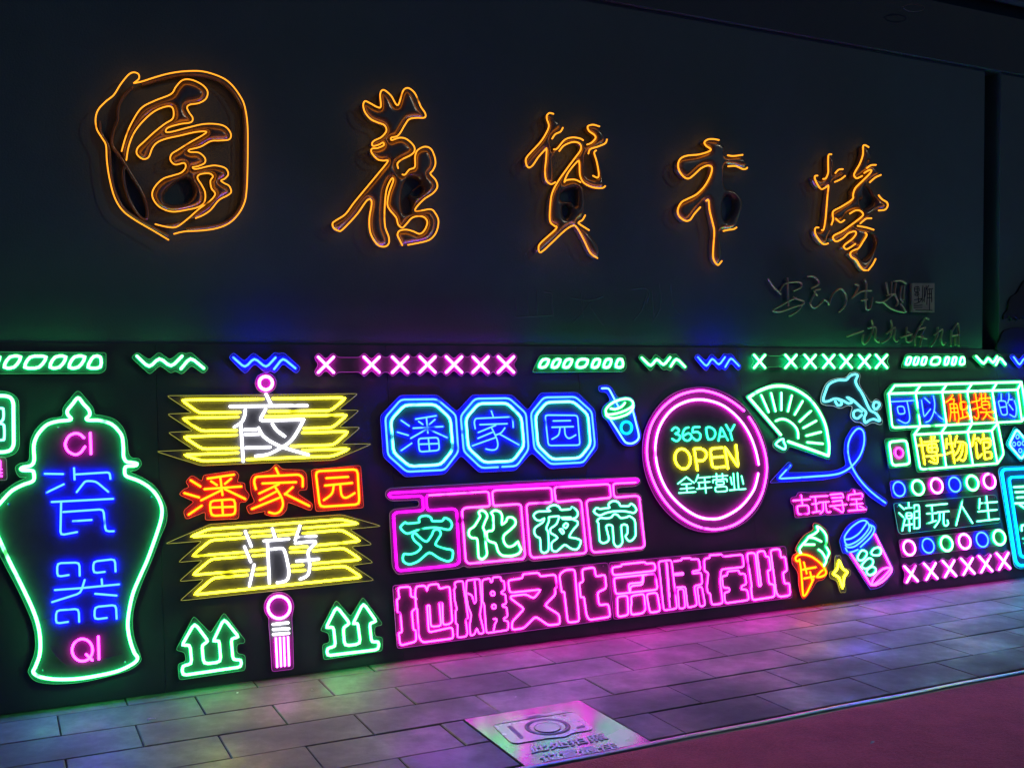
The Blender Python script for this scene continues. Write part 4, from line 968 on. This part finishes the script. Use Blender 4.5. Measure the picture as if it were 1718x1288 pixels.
title('brush character in short broken orange strokes, rightmost of the five on the wall', (1430, 450), 'T5',
      ["285,155 320,180 340,230 325,325 395,290 430,320 420,350 325,405 310,550 290,700 285,800 330,830 300,870 280,920 265,958 220,965 160,890 150,820 205,838 235,760 250,640 268,440 200,468 145,400 145,350 220,378 262,330 265,200",
       "590,72 650,110 680,170 660,230 640,240 695,252 750,310 740,342 640,408 680,450 720,525 795,590 800,640 720,662 655,730 560,778 530,800 675,835 740,900 740,970 690,1100 625,1200 580,1195 520,1110 465,1050 500,1022 540,1000 480,960 430,1010 405,985 500,880 505,850 400,910 320,940 310,890 460,800 580,700 555,660 460,690 412,748 360,768 310,740 305,690 380,630 490,555 500,470 640,310 570,350 520,372 495,340 550,240 578,160"],
      ["630,430 605,470 600,560 570,580 600,640 690,600 700,540 660,460", "660,870 600,950 560,1040 600,1100 680,1040 715,960 700,890"],
      "295,157 268,165 265,250 265,320 245,370 220,378;170,348 145,355 155,400 200,468 245,452 268,440 260,520 250,640 240,750 225,830 208,838;330,325 360,295 398,290;325,405 380,380 418,350;630,92 600,75 580,85 578,160 550,240 510,310 498,345 520,372 550,362 572,350;615,280 650,255 695,252;590,325 630,300 655,300 640,330 580,390 510,460 490,520 490,550 460,580 380,630 315,665 305,700 310,740 295,790;335,735 375,768 412,748;740,342 690,365 640,408;720,525 750,560 795,590 800,625 775,655 720,662;460,690 510,662 555,665 580,700 540,740 460,800 390,850 320,885 310,915 340,940 400,910 450,865 505,850 515,875 480,920 420,965 405,990 430,1010 470,990 510,962;655,732 610,735 575,760 555,778;530,800 610,815 675,835;600,862 612,885 580,940 540,1000 490,1022 465,1045 475,1080 520,1110 550,1160 580,1195 610,1200;692,1098 665,1150 625,1200;180,815 150,820 150,870 190,935 225,965 265,958", wpx=2.9)

# unlit bronze inscription and date
INS = [
 ('unlit bronze brush character, first of the signature line', "140,125 180,185 235,240;285,120 290,200 292,330;225,215 260,165 330,150 385,155 385,190 330,215;350,270 300,290 230,330 175,365 230,375 330,340 400,320 405,295 345,275 330,265;405,310 360,370 300,405"),
 ('unlit bronze brush character with an arch, second of the signature line', "440,105 490,110 525,160 470,195;530,205 490,215 510,250;490,240 460,310 490,345 540,310 560,285 590,300 600,320;600,320 630,240 690,200 730,250 725,320 680,375"),
 ('unlit bronze brush character with a long hooked upright, third of the signature line', "800,165 825,180 800,240 775,270;780,265 850,220 920,215;870,130 885,170 880,280 885,355 915,345 930,270;850,290 890,280"),
 ('unlit bronze dense brush character just left of the square seal', "1035,155 1050,240;1075,150 1070,240;1040,250 1100,240;1095,145 1150,140 1185,160;1110,160 1100,230 1125,300 1110,330;1150,180 1140,260 1160,300;1170,180 1165,280;960,300 1010,300 1080,250;1010,300 1080,355 1170,380;1145,315 1185,375"),
 ('single unlit bronze slanting stroke, start of the date line', "740,560 800,540 858,520"),
 ('unlit bronze character, second of the date line, right of the slanting stroke', "925,440 935,500 905,580 870,620 855,600 860,550;900,500 955,495 950,580 975,605 980,590"),
 ('unlit bronze character, third of the date line, below the hooked one', "1070,440 1080,500 1060,570 1005,610;1040,540 1100,495 1095,570 1110,600 1122,590"),
 ('small unlit bronze character with a crossing stroke, fourth of the date line', "1145,570 1230,545;1190,495 1185,580 1200,605 1230,590 1235,560;1190,520 1215,540"),
 ('unlit bronze character reaching up under the square seal in the date line', "1355,430 1330,425 1300,470;1275,510 1330,495;1300,550 1325,500;1280,560 1340,580;1290,480 1255,560 1255,630;1310,560 1290,635"),
 ('unlit bronze character, next to last of the date line', "1425,495 1420,560 1375,635;1400,550 1460,510 1450,580 1465,625 1485,610"),
 ('unlit bronze character with a peaked top, last of the date line', "1530,515 1525,635;1535,520 1580,465 1585,635;1530,560 1580,550;1560,560 1560,625")]
for lab, tx in INS:
    bm = bmesh.new()
    for st in parse('T6', tx):
        r = 1.2 * WALL.scale(*st[0][0])
        p, c = path2d((st[0], True, False), WALL, 0.03, 1)
        sweep(bm, p, c, WALL, 0.018, r * 1.1, 0.009, 12)
    tag(link('wall_inscription', bm, M_SEAL), lab, 'wall lettering', 'unlit bronze signature and date characters')
u, v = WALL.px(1550, 500)
o = thing('seal_plaque', WALL.w(u, v, 0), 'square bronze seal plaque at the end of the signature line', 'plaque')
bm = bmesh.new()
(st,) = parse('T6', "c 1225,158 1392,158 1392,380 1222,378"); p, _ = path2d(st, WALL, 0.03, 0.3)
slab(bm, p, WALL, 0.003, 0.03, o.location)
link('plaque_face', bm, M_SEAL, o)
bm = bmesh.new()
for st in parse('T6', "c 1240,190 1275,185 1278,220 1242,225;1240,205 1278,203;c 1245,235 1275,232 1275,250 1245,252;1262,185 1262,255;1240,285 1300,275;1270,262 1272,300;s 1300,270 1280,300 1240,318;1238,330 1300,325;1238,345 1300,342;1305,180 1300,300;1318,190 1315,300;s 1330,180 1325,240 1310,290;s 1350,175 1335,205 1380,200;1340,215 1335,320;1370,210 1372,300;1345,240 1370,238;1340,270 1372,268;1355,200 1355,360;1250,362 1375,365"):
    p, c = path2d(st, WALL, 0.032, 1)
    sweep(bm, p, c, WALL, 0.030, 0.0035, 0.003, 6, o.location)
link('seal_script', bm, M_SEALCUT, o)

# ------------------------------------------------------------------ floor plate with a camera on it
PZ = 0.006
u, v = (PLATE_U[0] + PLATE_U[1]) / 2, 3.95
fp = thing('floor_plate', GROUND.w(u, v, 0), 'square metal floor plate with raised camera picture and writing in the paving', 'floor plate')
org = fp.location
bm = bmesh.new()
box(bm, GROUND, PLATE_U[0], PLATE_U[1] - 0.012, NTRIM + 0.006, 4.244, -0.012, PZ, org=org)
pl = link('plate', bm, M_PLATE, fp)
def raised(name, text, z0, z1, m, bev=0.0015):
    polys = [path2d(st, GROUND, z1, 2)[0] for st in parse('FP', text)]
    return link(name, relief_mesh(polys, GROUND, z0, z1 - z0, bev, org), m, fp)
raised('camera_body', "c 320,410 960,305 1000,325 1120,430 1105,447 960,470 900,500 740,515 530,552 480,550 450,535", PZ, PZ + 0.0036, M_PLATEUP)
raised('camera_top', "c 395,378 510,360 535,335 700,316 740,318 860,288 885,300 935,298 960,300 330,404 400,388", PZ, PZ + 0.003, M_PLATEUP)
bm = bmesh.new()
def flat_ring(cx, cy, rx, ry, wd, z):
    for st in ell('FP', cx, cy, rx, ry, 40):
        p, c = path2d(st, GROUND, z, 0.1); sweep(bm, p, True, GROUND, z, wd, 0.0022, 6, org)
flat_ring(757, 425, 165, 60, 0.013, PZ + 0.0028); flat_ring(757, 428, 103, 38, 0.003, PZ + 0.0052)
flat_ring(893, 332, 10, 5, 0.004, PZ + 0.0028)
link('lens_groove', bm, M_PLATECUT, fp)
raised('lens', "cs 860,425 845,448 800,463 757,466 710,463 668,448 655,425 668,402 710,388 757,384 800,388 845,402", PZ + 0.003, PZ + 0.006, M_PLATEUP)
for nm_, tx in (('camera_grip', "c 430,417 465,407 572,508 545,520"), ('camera_label', "c 985,420 1050,408 1065,425 995,436"), ('camera_window', "c 580,345 690,322 715,330 600,354")): raised(nm_, tx, PZ + 0.0026, PZ + 0.0044, M_PLATECUT, 0.0004)
def ground_text(txt, tl, tr, br, bl):
    cu = bpy.data.curves.new('tmp', 'FONT')
    cu.body = txt; cu.size = 1.0; cu.offset = 0.012; cu.resolution_u = 3; cu.extrude = 0.5
    o = bpy.data.objects.new('tmp', cu); col.objects.link(o)
    dg = bpy.context.evaluated_depsgraph_get(); dg.update()
    me = bpy.data.meshes.new_from_object(o.evaluated_get(dg))
    b = bmesh.new(); b.from_mesh(me)
    bpy.data.objects.remove(o); bpy.data.curves.remove(cu); bpy.data.meshes.remove(me)
    bmesh.ops.remove_doubles(b, verts=b.verts, dist=1e-5)
    for q in b.verts: q.co.z += 0.5
    xs = [q.co.x for q in b.verts]; ys = [q.co.y for q in b.verts]
    x0, x1, y0, y1 = min(xs), max(xs), min(ys), max(ys)
    for q in b.verts:
        s, t = (q.co.x - x0) / (x1 - x0), (q.co.y - y0) / (y1 - y0)
        a = Vector(tl) * (1 - s) + Vector(tr) * s; c = Vector(bl) * (1 - s) + Vector(br) * s
        pp = to_src('FP', [tuple(c * (1 - t) + a * t)])[0]
        uu, vv = GROUND.px(*pp, PZ + 0.004)
        q.co = GROUND.w(uu, vv, PZ - 0.001 + 0.005 * q.co.z) - org
    return link('raised_writing', b, M_LETTER, fp)
ground_text("此处拍照", (598, 580), (1205, 468), (1248, 515), (632, 630))
ground_text("位置最佳", (680, 645), (1292, 540), (1335, 593), (715, 706))

# ------------------------------------------------------------------ litter
def scrap(px, size, label, m, ang=0.0, z=0.004):
    u, v = GROUND.px(*px, z)
    bm = bmesh.new()
    n = 7
    ring = []
    for k in range(n):
        a = 2 * math.pi * k / n
        r = size * random.uniform(0.6, 1.0)
        du, dv = r * math.cos(a), 0.45 * r * math.sin(a)
        ring.append((du * math.cos(ang) - dv * math.sin(ang), du * math.sin(ang) + dv * math.cos(ang), random.uniform(0, 0.35) * size))
    top = [bm.verts.new(GROUND.w(u + a, v + b, z + h + 0.001)) for a, b, h in ring]
    bot = [bm.verts.new(GROUND.w(u + a, v + b, z + h)) for a, b, h in ring]
    bm.faces.new(top); bm.faces.new(bot[::-1])
    for k in range(n): bm.faces.new((bot[k], bot[(k + 1) % n], top[(k + 1) % n], top[k]))
    tag(link('paper_scrap', bm, m), label, 'litter', 'scraps of litter on the ground')
M_SCRAP = rough_surface("white paper scrap", (0.6, 0.6, 0.58), (0.75, 0.74, 0.72), 40.0, (0.7, 0.9), 0.1, 60)
scrap((1464, 1246), 0.022, 'white scrap of paper lying on the red carpet', M_SCRAP, 0.4, 0.016)
scrap((255, 1207), 0.024, 'white scrap of paper on the paving in front of the vase', M_SCRAP, 0.1)
scrap((398, 1163), 0.014, 'small scrap of paper on the paving below the left double arrow', M_SCRAP, 1.0)
scrap((524, 1158), 0.012, 'small scrap of paper on the paving below the pink tassel', M_SCRAP, 2.0)
scrap((865, 1169), 0.008, 'tiny scrap on the paving just above the floor plate', M_SCRAP, 0.6)
scrap((1381, 1015), 0.014, 'small scrap by the board foot below the ice cream sign', M_SCRAP, 0.2)
